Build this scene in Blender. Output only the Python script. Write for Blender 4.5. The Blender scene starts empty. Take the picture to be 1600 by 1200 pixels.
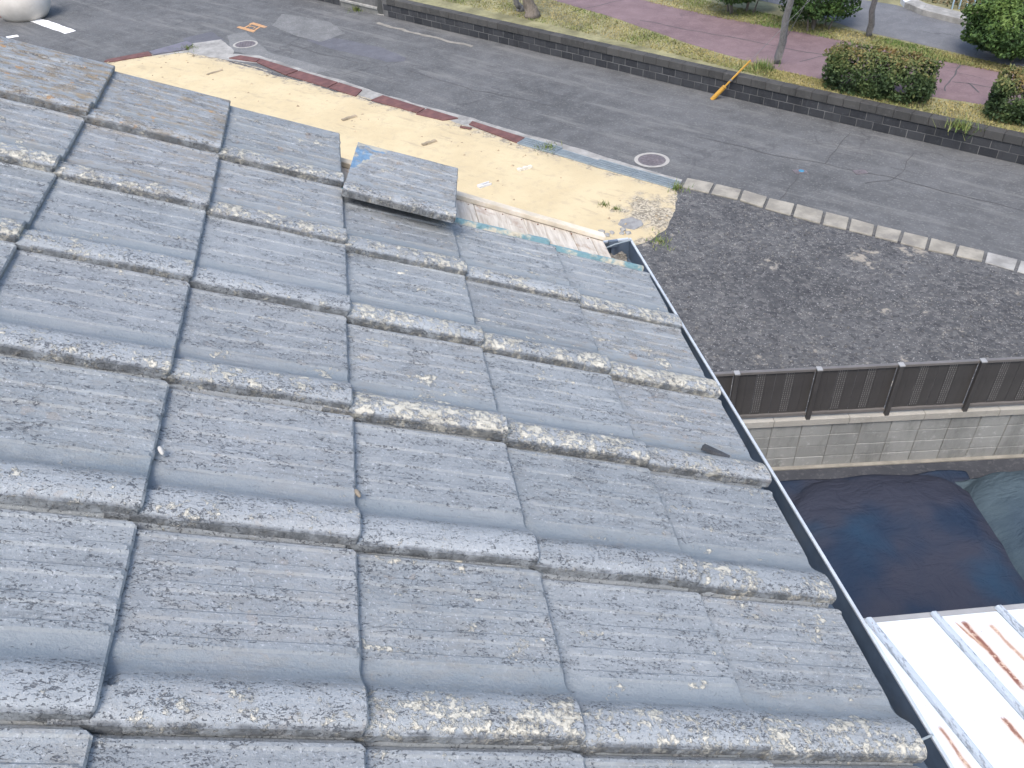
import bpy, bmesh, math, random
import numpy as np
from mathutils import Matrix, Vector, noise as mnoise
random.seed(7); rng = np.random.default_rng(7)
scene = bpy.context.scene
COL = scene.collection

# ------------------------------------------------------------------ camera
CAM_H = 8.5
FPX = 1350.0
M = np.array([[0.98520987, -0.12806692, 0.11384367],
              [-0.16897305, -0.61578899, 0.76957912],
              [-0.02845394, -0.77743346, -0.62832125]])
cam = bpy.data.cameras.new('camera'); cam_o = bpy.data.objects.new('camera', cam); COL.objects.link(cam_o)
Rb = M @ np.diag([1.0, -1.0, -1.0])
mw = Matrix([list(Rb[0]) + [0], list(Rb[1]) + [0], list(Rb[2]) + [CAM_H], [0, 0, 0, 1]])
cam_o.matrix_world = mw
cam.sensor_width = 36; cam.lens = FPX / 1600 * 36
cam.clip_start = 0.05; cam.clip_end = 2000
scene.camera = cam_o

# ------------------------------------------------------------------ sky, sun, exposure
SUN_EL, SUN_AZ = math.radians(58), math.radians(-150)      # azimuth from +Y towards +X
world = bpy.data.worlds.new('World'); scene.world = world; world.use_nodes = True
wn = world.node_tree; wn.nodes.clear()
sky = wn.nodes.new('ShaderNodeTexSky'); sky.sky_type = 'NISHITA'; sky.sun_disc = False
sky.sun_elevation = SUN_EL; sky.sun_rotation = SUN_AZ
sky.air_density = 1.0; sky.dust_density = 3.0; sky.ozone_density = 1.0
bg = wn.nodes.new('ShaderNodeBackground'); bg.inputs[1].default_value = 0.15
wo = wn.nodes.new('ShaderNodeOutputWorld')
wn.links.new(sky.outputs[0], bg.inputs[0]); wn.links.new(bg.outputs[0], wo.inputs[0])
sun = bpy.data.lights.new('sun', 'SUN'); sun.energy = 1.1; sun.angle = math.radians(30); sun.color = (1.0, 0.96, 0.9)
sun_o = bpy.data.objects.new('sun', sun); COL.objects.link(sun_o)
sd = Vector((math.cos(SUN_EL) * math.sin(SUN_AZ), math.cos(SUN_EL) * math.cos(SUN_AZ), math.sin(SUN_EL)))
sun_o.rotation_euler = sd.to_track_quat('Z', 'Y').to_euler(); sun_o.location = (0, 0, 30)
vs = scene.view_settings
vs.view_transform = 'Standard'; vs.look = 'None'; vs.gamma = 1; vs.exposure = 1.3; vs.use_curve_mapping = False
scene.render.resolution_x, scene.render.resolution_y = 1024, 768

# ------------------------------------------------------------------ helpers
def G(px, py, z=0.0):
    """point of the horizontal plane at height z that lies along a direction of sight (photo 1600x1200)"""
    v = M @ np.array([(px - 800) / FPX, (py - 600) / FPX, 1.0])
    s = (CAM_H - z) / -v[2]
    return Vector((v[0] * s, v[1] * s, z))

def tag(o, label=None, cat=None, group=None, kind=None):
    if label: o['label'] = label
    if cat: o['category'] = cat
    if group: o['group'] = group
    if kind: o['kind'] = kind
    return o

def empty(name, loc=(0, 0, 0), rz=0):
    o = bpy.data.objects.new(name, None); COL.objects.link(o); o.location = loc; o.rotation_euler = (0, 0, rz)
    o.empty_display_size = 0.2
    return o

def link(name, me, mat=None, parent=None):
    o = bpy.data.objects.new(name, me); COL.objects.link(o)
    if mat is not None and len(me.materials) == 0: me.materials.append(mat)
    if parent is not None: o.parent = parent
    return o

class MB:
    """collects shapes and links them as one mesh"""
    def __init__(s): s.v = []; s.f = []
    def add(s, vs_, fs_):
        n = len(s.v); s.v += [tuple(p) for p in vs_]; s.f += [tuple(i + n for i in f) for f in fs_]
    def box(s, a, b, mtx=None):
        (x0, y0, z0), (x1, y1, z1) = a, b
        p = [(x0, y0, z0), (x1, y0, z0), (x1, y1, z0), (x0, y1, z0), (x0, y0, z1), (x1, y0, z1), (x1, y1, z1), (x0, y1, z1)]
        if mtx is not None: p = [mtx @ Vector(q) for q in p]
        s.add(p, [(3, 2, 1, 0), (4, 5, 6, 7), (0, 1, 5, 4), (1, 2, 6, 5), (2, 3, 7, 6), (3, 0, 4, 7)])
        return s
    def prism(s, poly, z0, z1):
        n = len(poly)
        ar = sum(poly[i][0] * poly[(i + 1) % n][1] - poly[(i + 1) % n][0] * poly[i][1] for i in range(n))
        if ar < 0: poly = poly[::-1]
        s.add([(p[0], p[1], z0) for p in poly] + [(p[0], p[1], z1) for p in poly],
              [tuple(range(n - 1, -1, -1)), tuple(range(n, 2 * n))] + [(i, (i + 1) % n, n + (i + 1) % n, n + i) for i in range(n)])
        return s
    def tube(s, pts, rad, k=10, caps=True):
        pts = [Vector(p) for p in pts]; n0 = len(s.v); N = len(pts)
        rads = rad if isinstance(rad, (list, tuple)) else [rad] * N
        vsn = []
        for i, p in enumerate(pts):
            t = (pts[min(i + 1, N - 1)] - pts[max(i - 1, 0)]).normalized()
            a = t.orthogonal().normalized() if abs(t.z) > .95 else t.cross(Vector((0, 0, 1))).normalized()
            b = t.cross(a)
            for j in range(k):
                th = 2 * math.pi * j / k
                vsn.append(p + (a * math.cos(th) + b * math.sin(th)) * rads[i])
        fs_ = [(i * k + j, i * k + (j + 1) % k, (i + 1) * k + (j + 1) % k, (i + 1) * k + j) for i in range(N - 1) for j in range(k)]
        if caps: fs_ += [tuple(range(k - 1, -1, -1)), tuple((N - 1) * k + j for j in range(k))]
        s.add(vsn, fs_); return s
    def mesh(s, name, smooth=False):
        me = bpy.data.meshes.new(name); me.from_pydata(s.v, [], s.f); me.update()
        if smooth: me.polygons.foreach_set('use_smooth', [True] * len(me.polygons))
        return me
    def build(s, name, mat, parent=None, smooth=False, bevel=0.0):
        me = s.mesh(name, smooth); o = link(name, me, mat, parent)
        if bevel:
            md = o.modifiers.new('bevel', 'BEVEL'); md.width = bevel; md.segments = 2; md.limit_method = 'ANGLE'
        return o

def jitter_poly(pts, step=0.25, amp=0.04, seed=0):
    out = []
    n = len(pts)
    for i in range(n):
        a = Vector(pts[i][:2]); b = Vector(pts[(i + 1) % n][:2]); L = (b - a).length
        m = max(1, int(L / step)); t = (b - a).normalized() if L else Vector((0, 0)); nn = Vector((-t.y, t.x))
        for k in range(m):
            p = a.lerp(b, k / m)
            out.append(tuple(p + nn * (mnoise.noise(Vector((p.x * 2.1, p.y * 2.1, seed))) * amp + mnoise.noise(Vector((p.x * 7, p.y * 7, seed))) * amp * .5)))
    return out

def sheet(name, pts, z, mat, step=None, amp=0.04, seed=0, parent=None, kind='structure'):
    p = [(q[0], q[1]) for q in pts]
    if step: p = jitter_poly(p, step, amp, seed)
    bm = bmesh.new(); vv = [bm.verts.new((x, y, z)) for x, y in p]; f = bm.faces.new(vv)
    if f.normal.z < 0 or True:
        bm.normal_update()
        if f.normal.z < 0: f.normal_flip()
    bmesh.ops.triangulate(bm, faces=bm.faces[:])
    me = bpy.data.meshes.new(name); bm.to_mesh(me); bm.free()
    o = link(name, me, mat, parent)
    if kind and parent is None: o['kind'] = kind
    return o

# ------------------------------------------------------------------ material helper
class NT:
    def __init__(s, name, rough=0.85, spec=0.3):
        s.m = bpy.data.materials.new(name); s.m.use_nodes = True; s.t = s.m.node_tree
        s.b = s.t.nodes['Principled BSDF']; s.b.inputs['Roughness'].default_value = rough
        s.b.inputs['Specular IOR Level'].default_value = spec
        s.tc = s.n('ShaderNodeTexCoord')
    def n(s, kind, **kw):
        nd = s.t.nodes.new(kind)
        for k, v in kw.items(): setattr(nd, k, v)
        return nd
    def set(s, sock, v):
        if isinstance(v, bpy.types.NodeSocket): s.t.links.new(v, sock)
        else:
            if isinstance(v, (tuple, list)) and len(v) == 3 and len(sock.default_value) == 4: v = (*v, 1)
            sock.default_value = v
    def mapping(s, vec, scale=(1, 1, 1), rot=(0, 0, 0), loc=None):
        m = s.n('ShaderNodeMapping'); s.set(m.inputs[0], vec); m.inputs['Scale'].default_value = scale; m.inputs['Rotation'].default_value = rot
        if loc is not None: s.set(m.inputs['Location'], loc)
        return m.outputs[0]
    def noise(s, vec, scale, detail=4, rough=.6, dist=0.0):
        nd = s.n('ShaderNodeTexNoise'); s.set(nd.inputs['Vector'], vec); nd.inputs['Scale'].default_value = scale
        nd.inputs['Detail'].default_value = detail; nd.inputs['Roughness'].default_value = rough; nd.inputs['Distortion'].default_value = dist
        return nd.outputs[0]
    def voro(s, vec, scale, feature='F1', out=0):
        nd = s.n('ShaderNodeTexVoronoi'); nd.feature = feature; s.set(nd.inputs['Vector'], vec); nd.inputs['Scale'].default_value = scale
        return nd.outputs[out]
    def ramp(s, fac, lo, hi, a=0.0, b=1.0):
        nd = s.n('ShaderNodeMapRange'); nd.interpolation_type = 'SMOOTHSTEP'; s.set(nd.inputs[0], fac)
        for k, v in zip((1, 2, 3, 4), (lo, hi, a, b)): s.set(nd.inputs[k], v)
        return nd.outputs[0]
    def mix(s, fac, a, b, blend='MIX'):
        nd = s.n('ShaderNodeMix'); nd.data_type = 'RGBA'; nd.blend_type = blend
        s.set(nd.inputs[0], fac); s.set(nd.inputs[6], a); s.set(nd.inputs[7], b)
        return nd.outputs[2]
    def math(s, op, a, b=None, c=None, clamp=False):
        nd = s.n('ShaderNodeMath', operation=op, use_clamp=clamp); s.set(nd.inputs[0], a)
        if b is not None: s.set(nd.inputs[1], b)
        if c is not None: s.set(nd.inputs[2], c)
        return nd.outputs[0]
    def vmath(s, op, a, b=None):
        nd = s.n('ShaderNodeVectorMath', operation=op); s.set(nd.inputs[0], a)
        if b is not None: s.set(nd.inputs[1], b)
        return nd.outputs[0]
    def sep(s, v):
        nd = s.n('ShaderNodeSeparateXYZ'); s.set(nd.inputs[0], v); return nd.outputs
    def attr(s, name, kind='OBJECT'):
        nd = s.n('ShaderNodeAttribute'); nd.attribute_type = kind; nd.attribute_name = name; return nd.outputs
    def color(s, c): s.set(s.b.inputs['Base Color'], c)
    def bump(s, h, dist=0.01, strength=1.0):
        nd = s.n('ShaderNodeBump'); s.set(nd.inputs['Height'], h); nd.inputs['Distance'].default_value = dist; nd.inputs['Strength'].default_value = strength
        s.t.links.new(nd.outputs[0], s.b.inputs['Normal'])
    def pos(s):
        return s.n('ShaderNodeNewGeometry').outputs['Position']

def plain(name, c, rough=.7, var=.15, scale=6.0, spec=.3, metal=0.0, bump=0.0, dirt=None):
    t = NT(name, rough, spec); t.b.inputs['Metallic'].default_value = metal
    P = t.tc.outputs['Object']
    nz = t.noise(P, scale, 5, .65)
    lo = tuple(x * (1 - var) for x in c); hi = tuple(min(1, x * (1 + var)) for x in c)
    col = t.mix(t.ramp(nz, .3, .7), lo, hi)
    if dirt:
        n2 = t.noise(P, scale * .37, 6, .7); col = t.mix(t.ramp(n2, .5, .68), col, dirt)
    t.color(col)
    if bump: t.bump(t.noise(P, scale * 6, 4, .6), bump)
    return t.m

# ------------------------------------------------------------------ materials
def mat_tile():
    t = NT('concrete_tile', .62, .4)
    obj = t.tc.outputs['Object']
    rnd = t.n('ShaderNodeObjectInfo').outputs['Random']
    off = t.n('ShaderNodeCombineXYZ')
    t.set(off.inputs[0], t.math('MULTIPLY', rnd, 37.0)); t.set(off.inputs[1], t.math('MULTIPLY', rnd, 91.0)); t.set(off.inputs[2], t.math('MULTIPLY', rnd, 53.0))
    P = t.vmath('ADD', obj, off.outputs[0])
    lich = t.attr('lichen')[2]; brown = t.attr('brown')[2]
    xyz = t.sep(obj); u, v, w = xyz[0], t.math("MULTIPLY", xyz[1], -1.0), xyz[2]
    Ps = t.mapping(P, (1, 2.6, 1))                                   # wear runs along the ribs
    big = t.noise(P, 7, 3, .5)
    mid = t.noise(Ps, 38, 5, .65)
    col = t.mix(t.ramp(big, .3, .7), (.168, .187, .197), (.232, .25, .257))
    col = t.mix(t.ramp(mid, .35, .75, 0, .6), col, (.295, .32, .325))
    col = t.mix(t.math('MULTIPLY', rnd, .35), col, (.225, .232, .24))
    trough_shade = t.math('MULTIPLY', t.ramp(v, -.135, -.095), t.ramp(v, -.085, -.055, 1, 0))
    col = t.mix(t.math('MULTIPLY', trough_shade, t.ramp(big, .3, .6, .15, .75)), col, (.14, .172, .192))  # shade of the hollow beside the roll, painted in as darker blue
    r2 = t.math('FRACT', t.math('MULTIPLY', rnd, 7.31)); r3 = t.math('FRACT', t.math('MULTIPLY', rnd, 23.7))
    worn = t.math('MULTIPLY', t.ramp(v, -.075, -.045), t.ramp(t.noise(P, 16, 4, .6), .25, .6, .35, .8))
    col = t.mix(worn, col, (.30, .32, .328))
    col = t.mix(t.math('MULTIPLY', r2, .22), col, (.34, .35, .355))
    col = t.mix(t.math('MULTIPLY', r3, .22), col, (.10, .12, .135))
    runs = t.noise(t.mapping(P, (.6, 9, 1)), 8, 5, .65)
    col = t.mix(t.ramp(runs, .56, .7, 0, .4), col, (.12, .13, .135))
    # brown algae
    bn = t.noise(Ps, 24, 6, .7)
    bz = t.math('MULTIPLY', t.ramp(bn, .45, .62), brown)
    col = t.mix(bz, col, (.19, .155, .105))
    on = t.noise(P, 30, 3, .5)
    col = t.mix(t.math('MULTIPLY', t.ramp(on, .66, .7), t.math('MULTIPLY', brown, .8)), col, (.30, .17, .06))
    # dark pits and flakes, denser on the roll and along the rib edges
    roll = t.ramp(v, -.085, -.06)
    wv = t.n('ShaderNodeTexWave'); 
    dn1 = t.noise(t.mapping(P, (1, 1.8, 1), (0, 0, .55)), 150, 3, .6, .9)
    dn2 = t.noise(t.mapping(P, (1.1, 2.2, 1), (0, 0, -.5)), 185, 3, .6, 1.1)
    clus = t.noise(t.mapping(P, (1, 3.0, 1)), 15, 4, .6)
    thr = t.math('ADD', (.668), t.math('MULTIPLY', t.ramp(clus, .36, .66), -.092))
    thr = t.math('ADD', thr, t.math('MULTIPLY', roll, -.02))
    trough = t.math('MULTIPLY', t.ramp(v, -.118, -.106), t.ramp(v, -.082, -.066, 1, 0))
    thr = t.math('ADD', thr, t.math('MULTIPLY', trough, .08))
    thr = t.math('ADD', thr, t.math('MULTIPLY', lich, -.006))
    sp1 = t.ramp(dn1, thr, t.math('ADD', thr, .035))
    sp2 = t.ramp(dn2, t.math('ADD', thr, .01), t.math('ADD', thr, .045))
    dn3 = t.noise(t.mapping(P, (1, 2.4, 1), (0, 0, .18)), 78, 4, .65, 1.2)
    rows_ = t.noise(t.mapping(P, (.5, 7, 1)), 11, 4, .6)
    thr3 = t.math('ADD', .735, t.math('MULTIPLY', t.ramp(rows_, .42, .66), -.135))
    thr3 = t.math('ADD', thr3, t.math('MULTIPLY', trough, .09))
    sp3 = t.ramp(dn3, thr3, t.math('ADD', thr3, .04))
    sp = t.math('MAXIMUM', t.math('MAXIMUM', sp1, sp2), sp3)
    col = t.mix(t.math('MULTIPLY', sp, .82), col, (.05, .055, .064))
    # pale worn grains
    wn_ = t.noise(P, 210, 3, .6)
    col = t.mix(t.math('MULTIPLY', t.ramp(wn_, .58, .70, 0, .5), t.math('SUBTRACT', 1.0, trough)), col, (.42, .44, .46))
    # cream lichen on the roll, some on rib edges
    ln = t.noise(P, 24, 6, .75); lf = t.noise(P, 95, 4, .7)
    lsum = t.math('ADD', t.math('MULTIPLY', ln, .58), t.math('MULTIPLY', lf, .48))
    zone = t.math('MULTIPLY', t.ramp(v, -.09, -.04), 1.0)
    ribz = t.math('MULTIPLY', t.ramp(t.noise(t.mapping(P, (1, 3, 1)), 9, 4, .6), .46, .64), .80)
    zone = t.math('MAXIMUM', zone, ribz)
    zl = t.math('MULTIPLY', zone, lich)
    lthr = t.math('SUBTRACT', .675, t.math('MULTIPLY', zl, .205))
    lm = t.ramp(lsum, lthr, t.math('ADD', lthr, .085))
    lcol = t.mix(t.ramp(lf, .3, .7), (.38, .35, .27), (.56, .525, .43))
    col = t.mix(t.math('MULTIPLY', lm, .8), col, lcol)
    # uneven darker tone along the near edge of the roll
    edge_tone = t.math('MULTIPLY', t.ramp(v, -.0075, -.002), t.ramp(t.noise(P, 34, 5, .7), .35, .6, .2, .85))
    col = t.mix(edge_tone, col, (.075, .08, .083))
    # side-lap lip: old teal glaze with cream dust
    teal = t.mix(t.ramp(t.noise(t.mapping(P, (1, 1.5, 1)), 14, 5, .65), .46, .58), (.14, .25, .275), (.44, .40, .31))
    lip = t.math('MULTIPLY', t.ramp(v, -.302, -.298, 1, 0), t.attr('lip')[2])
    col = t.mix(lip, col, teal)
    # patches of bare blue underlay paint where a tile was torn off
    blue = t.math('MULTIPLY', t.attr('blue')[2], t.math('MULTIPLY', t.ramp(t.math('ADD', u, t.math('MULTIPLY', v, .55)), -.415, -.44), t.ramp(t.noise(P, 22, 3, .5), .40, .5)))
    col = t.mix(blue, col, t.mix(t.ramp(t.noise(t.mapping(P, (1, 1, 1), (0, 0, .7)), 30, 2, .4), .5, .55), (.12, .21, .31), (.34, .33, .28)))
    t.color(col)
    h = t.math('ADD', t.math('MULTIPLY', t.noise(P, 210, 4, .7), .5), t.math('MULTIPLY', sp, -.5))
    h = t.math('ADD', h, t.math('MULTIPLY', lm, .6)); h = t.math('ADD', h, t.math('MULTIPLY', mid, .5))
    t.bump(h, .0035, .9)
    t.set(t.b.inputs['Roughness'], t.ramp(mid, .3, .7, .55, .75))
    return t.m

def mat_asphalt(name, c0, c1, speck=(.3, .3, .29), sp_amt=.5, cracks=True, scale=1.0, streak=None, stain=None):
    t = NT(name, .9, .25); P = t.pos()
    big = t.noise(P, .35 * scale, 5, .6); mid = t.noise(P, 2.2 * scale, 6, .65); fine = t.noise(P, 42, 4, .7)
    col = t.mix(t.ramp(big, .32, .68), c0, c1)
    col = t.mix(t.ramp(mid, .4, .75, 0, .55), col, tuple(x * 1.35 for x in c1))
    col = t.mix(t.ramp(mid, .2, .45, .5, 0), col, tuple(x * .65 for x in c0))
    if streak:
        sn = t.noise(t.mapping(t.mapping(P, (1, 1, 1), (0, 0, math.radians(48))), (.25, 2.0, 1)), 1.1, 6, .7)
        col = t.mix(t.ramp(sn, .5, .66, 0, .7), col, streak)
        col = t.mix(t.ramp(sn, .3, .44, .45, 0), col, tuple(x * .6 for x in c0))
    vz = t.voro(P, 30, 'F1', 1)
    vs_ = t.sep(vz)[0]
    col = t.mix(t.ramp(vs_, .8, .95, 0, sp_amt), col, speck)
    col = t.mix(t.ramp(fine, .25, .45, .5, 0), col, tuple(x * .5 for x in c0))
    if stain:
        st = t.noise(P, .9, 7, .62)
        col = t.mix(t.ramp(st, stain[1], stain[1] + .05, 0, .85), col, stain[0])
    if cracks:
        cv = t.voro(t.vmath('ADD', P, t.mapping(t.n('ShaderNodeCombineXYZ').outputs[0])), .33, 'DISTANCE_TO_EDGE')
        pw = t.vmath('ADD', P, t.vmath('MULTIPLY', t.mixv(P) if hasattr(t, 'mixv') else P, (0, 0, 0)))
        nd = t.n('ShaderNodeTexNoise'); t.set(nd.inputs['Vector'], P); nd.inputs['Scale'].default_value = 1.6; nd.inputs['Detail'].default_value = 5
        warped = t.vmath('ADD', P, t.vmath('MULTIPLY', nd.outputs[1], (.9, .9, .9)))
        cv = t.voro(warped, .3, 'DISTANCE_TO_EDGE')
        ck = t.math('MULTIPLY', t.ramp(cv, .004, .012, 1, 0), t.ramp(t.noise(P, .25, 2, .5), .5, .6))
        col = t.mix(t.math('MULTIPLY', ck, .35), col, (.04, .04, .042))
    t.color(col)
    t.bump(t.math('ADD', fine, t.math('MULTIPLY', vs_, .5)), .006, .8)
    return t.m

def mat_sand():
    t = NT('sand', .95, .1); P = t.pos()
    d = t.attr('edge', 'GEOMETRY')[2]
    big = t.noise(P, .8, 5, .6); mid = t.noise(P, 4.5, 6, .65); fine = t.noise(P, 60, 3, .7)
    col = t.mix(t.ramp(big, .3, .7), (.425, .352, .222), (.47, .395, .255))
    col = t.mix(t.ramp(mid, .50, .70, 0, .6), col, (.37, .315, .215))
    str_ = t.noise(t.mapping(t.mapping(P, (1, 1, 1), (0, 0, math.radians(45))), (.35, 1.6, 1)), 2.3, 6, .7)
    col = t.mix(t.ramp(str_, .56, .68, 0, .55), col, (.29, .25, .175))
    col = t.mix(t.ramp(fine, .25, .42, .35, 0), col, (.27, .225, .15))
    thin = t.ramp(t.math('ADD', d, t.math('MULTIPLY', t.math('SUBTRACT', t.noise(P, 3, 6, .7), .5), 1.8)), .0, .38, 1, 0)
    gv = t.sep(t.voro(P, 26, 'F1', 1))[0]
    grav = t.mix(t.ramp(gv, .2, .9), (.09, .088, .085), (.36, .33, .27))
    col = t.mix(t.math('MULTIPLY', thin, .75), col, grav)
    t.color(col); t.bump(t.math('ADD', mid, t.math('MULTIPLY', fine, .3)), .02, .8)
    return t.m

def mat_gravel():
    t = NT('gravel_asphalt', .92, .25); P = t.pos()
    big = t.noise(P, .45, 6, .62); mid = t.noise(P, 3.0, 6, .7)
    cell = t.sep(t.voro(P, 17, 'F1', 1)); dist = t.voro(P, 17, 'F1', 0)
    col = t.mix(t.ramp(big, .3, .7), (.05, .051, .053), (.082, .083, .084))
    col = t.mix(t.ramp(cell[0], .55, .95, 0, .42), col, (.16, .157, .15))
    col = t.mix(t.ramp(cell[1], .6, 1, 0, .6), col, (.028, .028, .032))
    col = t.mix(t.ramp(mid, .48, .72, 0, .55), col, (.15, .146, .138))
    tiny = t.sep(t.voro(P, 55, 'F1', 1))[2]
    col = t.mix(t.ramp(tiny, .93, .98, 0, .55), col, (.32, .31, .3))
    st = t.noise(P, .75, 5, .6)
    stm = t.math('MULTIPLY', t.ramp(t.math('ADD', t.math('MULTIPLY', st, .8), t.math('MULTIPLY', t.noise(P, 6, 4, .7), .25)), .625, .69), .7)
    col = t.mix(stm, col, (.29, .26, .21))
    t.color(col)
    t.bump(t.math('ADD', t.math('MULTIPLY', dist, -1.0), mid), .02, .9)
    return t.m

def mat_wood():
    t = NT('sheathing_wood', .8, .2); P = t.tc.outputs['Object']
    rnd = t.n('ShaderNodeObjectInfo').outputs['Random']
    off = t.n('ShaderNodeCombineXYZ'); t.set(off.inputs[0], t.math('MULTIPLY', rnd, 31.0)); t.set(off.inputs[1], t.math('MULTIPLY', rnd, 17.0))
    P = t.vmath('ADD', P, off.outputs[0])
    g = t.noise(t.mapping(P, (9, .8, 9)), 9, 6, .65, .6)
    col = t.mix(t.ramp(g, .3, .7), (.35, .30, .245), (.55, .505, .43))
    col = t.mix(t.ramp(t.noise(P, 6, 4, .6), .5, .7, 0, .7), col, (.58, .54, .48))
    col = t.mix(t.ramp(t.noise(P, 11, 4, .6), .6, .7, 0, .6), col, (.27, .19, .14))
    t.color(col); t.bump(g, .003)
    return t.m

def mat_tin():
    t = NT('white_tin', .45, .4); P = t.tc.outputs['Object']
    base = t.mix(t.ramp(t.noise(P, 2.5, 4, .6), .3, .7), (.56, .63, .69), (.64, .70, .75))
    s = t.noise(t.mapping(P, (5.5, .7, 1), (0, 0, -.16), (0, 0, 0)), 1.25, 4, .55)
    s2 = t.noise(P, 18, 5, .7)
    k = t.math('ADD', s, t.math('MULTIPLY', t.math('SUBTRACT', s2, .5), .1))
    col = t.mix(t.ramp(k, .62, .70, 0, .6), base, (.62, .40, .22))
    col = t.mix(t.ramp(k, .70, .74, 0, .95), col, (.22, .085, .055))
    xyz = t.sep(P); wob = t.math('MULTIPLY', t.math('SUBTRACT', t.noise(t.mapping(P, (1, .35, 1)), 14, 5, .7), .5), .045)
    for (xa, ya, xb, yb, wd, dark) in [(.655, -.12, .735, -.66, .05, 1.0), (.82, -.16, .885, -.56, .034, .5), (.095, -.88, .13, -1.3, .03, .7), (.495, -.86, .545, -1.2, .04, .9), (.60, -.12, .66, -.3, .02, .7), (1.25, -.5, 1.33, -1.1, .045, .9)]:
        sl_ = (xb - xa) / (yb - ya)
        xc = t.math('ADD', t.math('MULTIPLY', t.math('SUBTRACT', xyz[1], ya), sl_), xa)
        dx_ = t.math('ABSOLUTE', t.math('ADD', t.math('SUBTRACT', xyz[0], xc), wob))
        run = t.math('MULTIPLY', t.ramp(xyz[1], yb - .12, yb + .06), t.ramp(xyz[1], ya - .02, ya + .03, 1, 0))
        col = t.mix(t.math('MULTIPLY', t.ramp(dx_, 0.0, wd * 1.3, .85, 0), run), col, (.52, .34, .20))
        core_ = t.math('MULTIPLY', t.ramp(dx_, wd * .15, wd * .45, 1, 0), t.math('MULTIPLY', run, t.ramp(t.noise(P, 20, 5, .7), .36, .5, 0, dark)))
        col = t.mix(core_, col, (.19, .075, .05))
    sp = t.noise(P, 30, 3, .6)
    col = t.mix(t.ramp(sp, .71, .74), col, (.3, .2, .16))
    t.color(col)
    return t.m

def mat_batten():
    t = NT('peeling_batten', .55, .4); P = t.tc.outputs['Object']
    n1 = t.noise(t.mapping(P, (1.2, .45, 1.2)), 16, 6, .7)
    col = t.mix(t.ramp(n1, .52, .58), (.39, .43, .47), (.23, .25, .27))
    n2 = t.noise(t.mapping(P, (1, .5, 1)), 9, 5, .7)
    col = t.mix(t.ramp(n2, .62, .66), col, (.17, .07, .055))
    t.color(col); return t.m

def mat_block(name, lo, hi, streak=.5):
    t = NT(name, .95, .15); P = t.pos()
    rnd = t.n('ShaderNodeObjectInfo').outputs['Random']
    col = t.mix(rnd, lo, hi)
    n1 = t.noise(t.mapping(P, (1, 1, .35)), 2.4, 6, .7)
    col = t.mix(t.ramp(n1, .45, .7, 0, streak), col, tuple(x * .45 for x in lo))
    n2 = t.noise(P, 9, 5, .7)
    col = t.mix(t.ramp(n2, .55, .75, 0, .5), col, tuple(min(1, x * 1.6) for x in hi))
    t.color(col); t.bump(t.noise(P, 60, 4, .7), .01, .8)
    return t.m

def mat_leaf(name, cols, rough=.55):
    t = NT(name, rough, .18)
    r = t.attr('tone', 'GEOMETRY')[2]
    cr = t.n('ShaderNodeValToRGB'); t.set(cr.inputs[0], r)
    e = cr.color_ramp.elements
    for i, c in enumerate(cols):
        p = i / (len(cols) - 1)
        if i == 0: el = e[0]
        elif i == len(cols) - 1: el = e[-1]
        else: el = e.new(p)
        el.position = p; el.color = (*c, 1)
    t.color(cr.outputs[0])
    return t.m

def mat_bark(name, lo, hi):
    t = NT(name, .9, .15); P = t.tc.outputs['Object']
    g = t.noise(t.mapping(P, (3, 3, .8)), 9, 6, .7)
    t.color(t.mix(t.ramp(g, .3, .7), lo, hi)); t.bump(g, .02); return t.m

def mat_tarp(name, c0, c1, c2):
    t = NT(name, .95, .05); P = t.tc.outputs['Object']
    n1 = t.noise(P, .9, 3, .45)
    col = t.mix(t.ramp(n1, .35, .55), c0, c1)
    col = t.mix(t.ramp(t.noise(t.vmath('ADD', P, (3.3, 1.7, 0)), .8, 3, .45), .5, .68), col, c2)
    t.color(col); t.bump(t.math('ADD', t.noise(P, 2.2, 4, .55, 1.2), t.math('MULTIPLY', t.noise(t.mapping(P, (1, 2.6, 1), (0, 0, .5)), 2.2, 3, .5, 2.0), .35)), .10, .6); return t.m

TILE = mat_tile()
ROAD = mat_asphalt('road_asphalt', (.07, .072, .073), (.10, .102, .103), (.17, .17, .165), .4, True, 1.0, (.148, .148, .143))
ROAD2 = mat_asphalt('far_road_asphalt', (.105, .108, .115), (.125, .128, .135), (.2, .2, .2), .3, True)
PATCH = mat_asphalt('new_asphalt', (.085, .087, .098), (.098, .10, .112), (.15, .15, .15), .2, False)
PATCHL = mat_asphalt('old_asphalt_patch', (.115, .117, .116), (.14, .142, .14), (.25, .25, .24), .35, False)
PATHRED = mat_asphalt('red_path', (.128, .088, .093), (.158, .112, .117), (.2, .15, .15), .35, True)
YARD = mat_asphalt('yard_concrete', (.036, .039, .046), (.05, .052, .058), (.15, .15, .15), .2, False)
SAND = mat_sand(); GRAVEL = mat_gravel(); WOOD = mat_wood(); TIN = mat_tin(); BATTEN = mat_batten()
EARTH = plain('dry_earth', (.21, .18, .12), .95, .35, 1.2, bump=.02)
VERGE = plain('verge_soil', (.185, .175, .095), .95, .35, 1.4, bump=.03)
CONC = plain('concrete', (.25, .245, .228), .92, .25, 2.5, bump=.006, dirt=(.16, .157, .148))
KERBM = plain('kerb_concrete', (.235, .22, .185), .92, .2, 3.0, bump=.006, dirt=(.17, .16, .14))
BLOCKD = mat_block('dark_wall_block', (.028, .030, .034), (.046, .048, .052))
CAPM = mat_block('wall_coping', (.05, .05, .049), (.07, .069, .066), .4)
MORTAR = plain('mortar', (.19, .19, .185), .95, .2, 5)
BLOCKL = mat_block('pale_wall_block', (.215, .217, .205), (.275, .277, .262), .6)
CAPL = mat_block('pale_coping', (.30, .285, .25), (.34, .325, .29), .3)
FENCE = plain('fence_brown', (.052, .049, .047), .45, .12, 3, .4)
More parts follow.
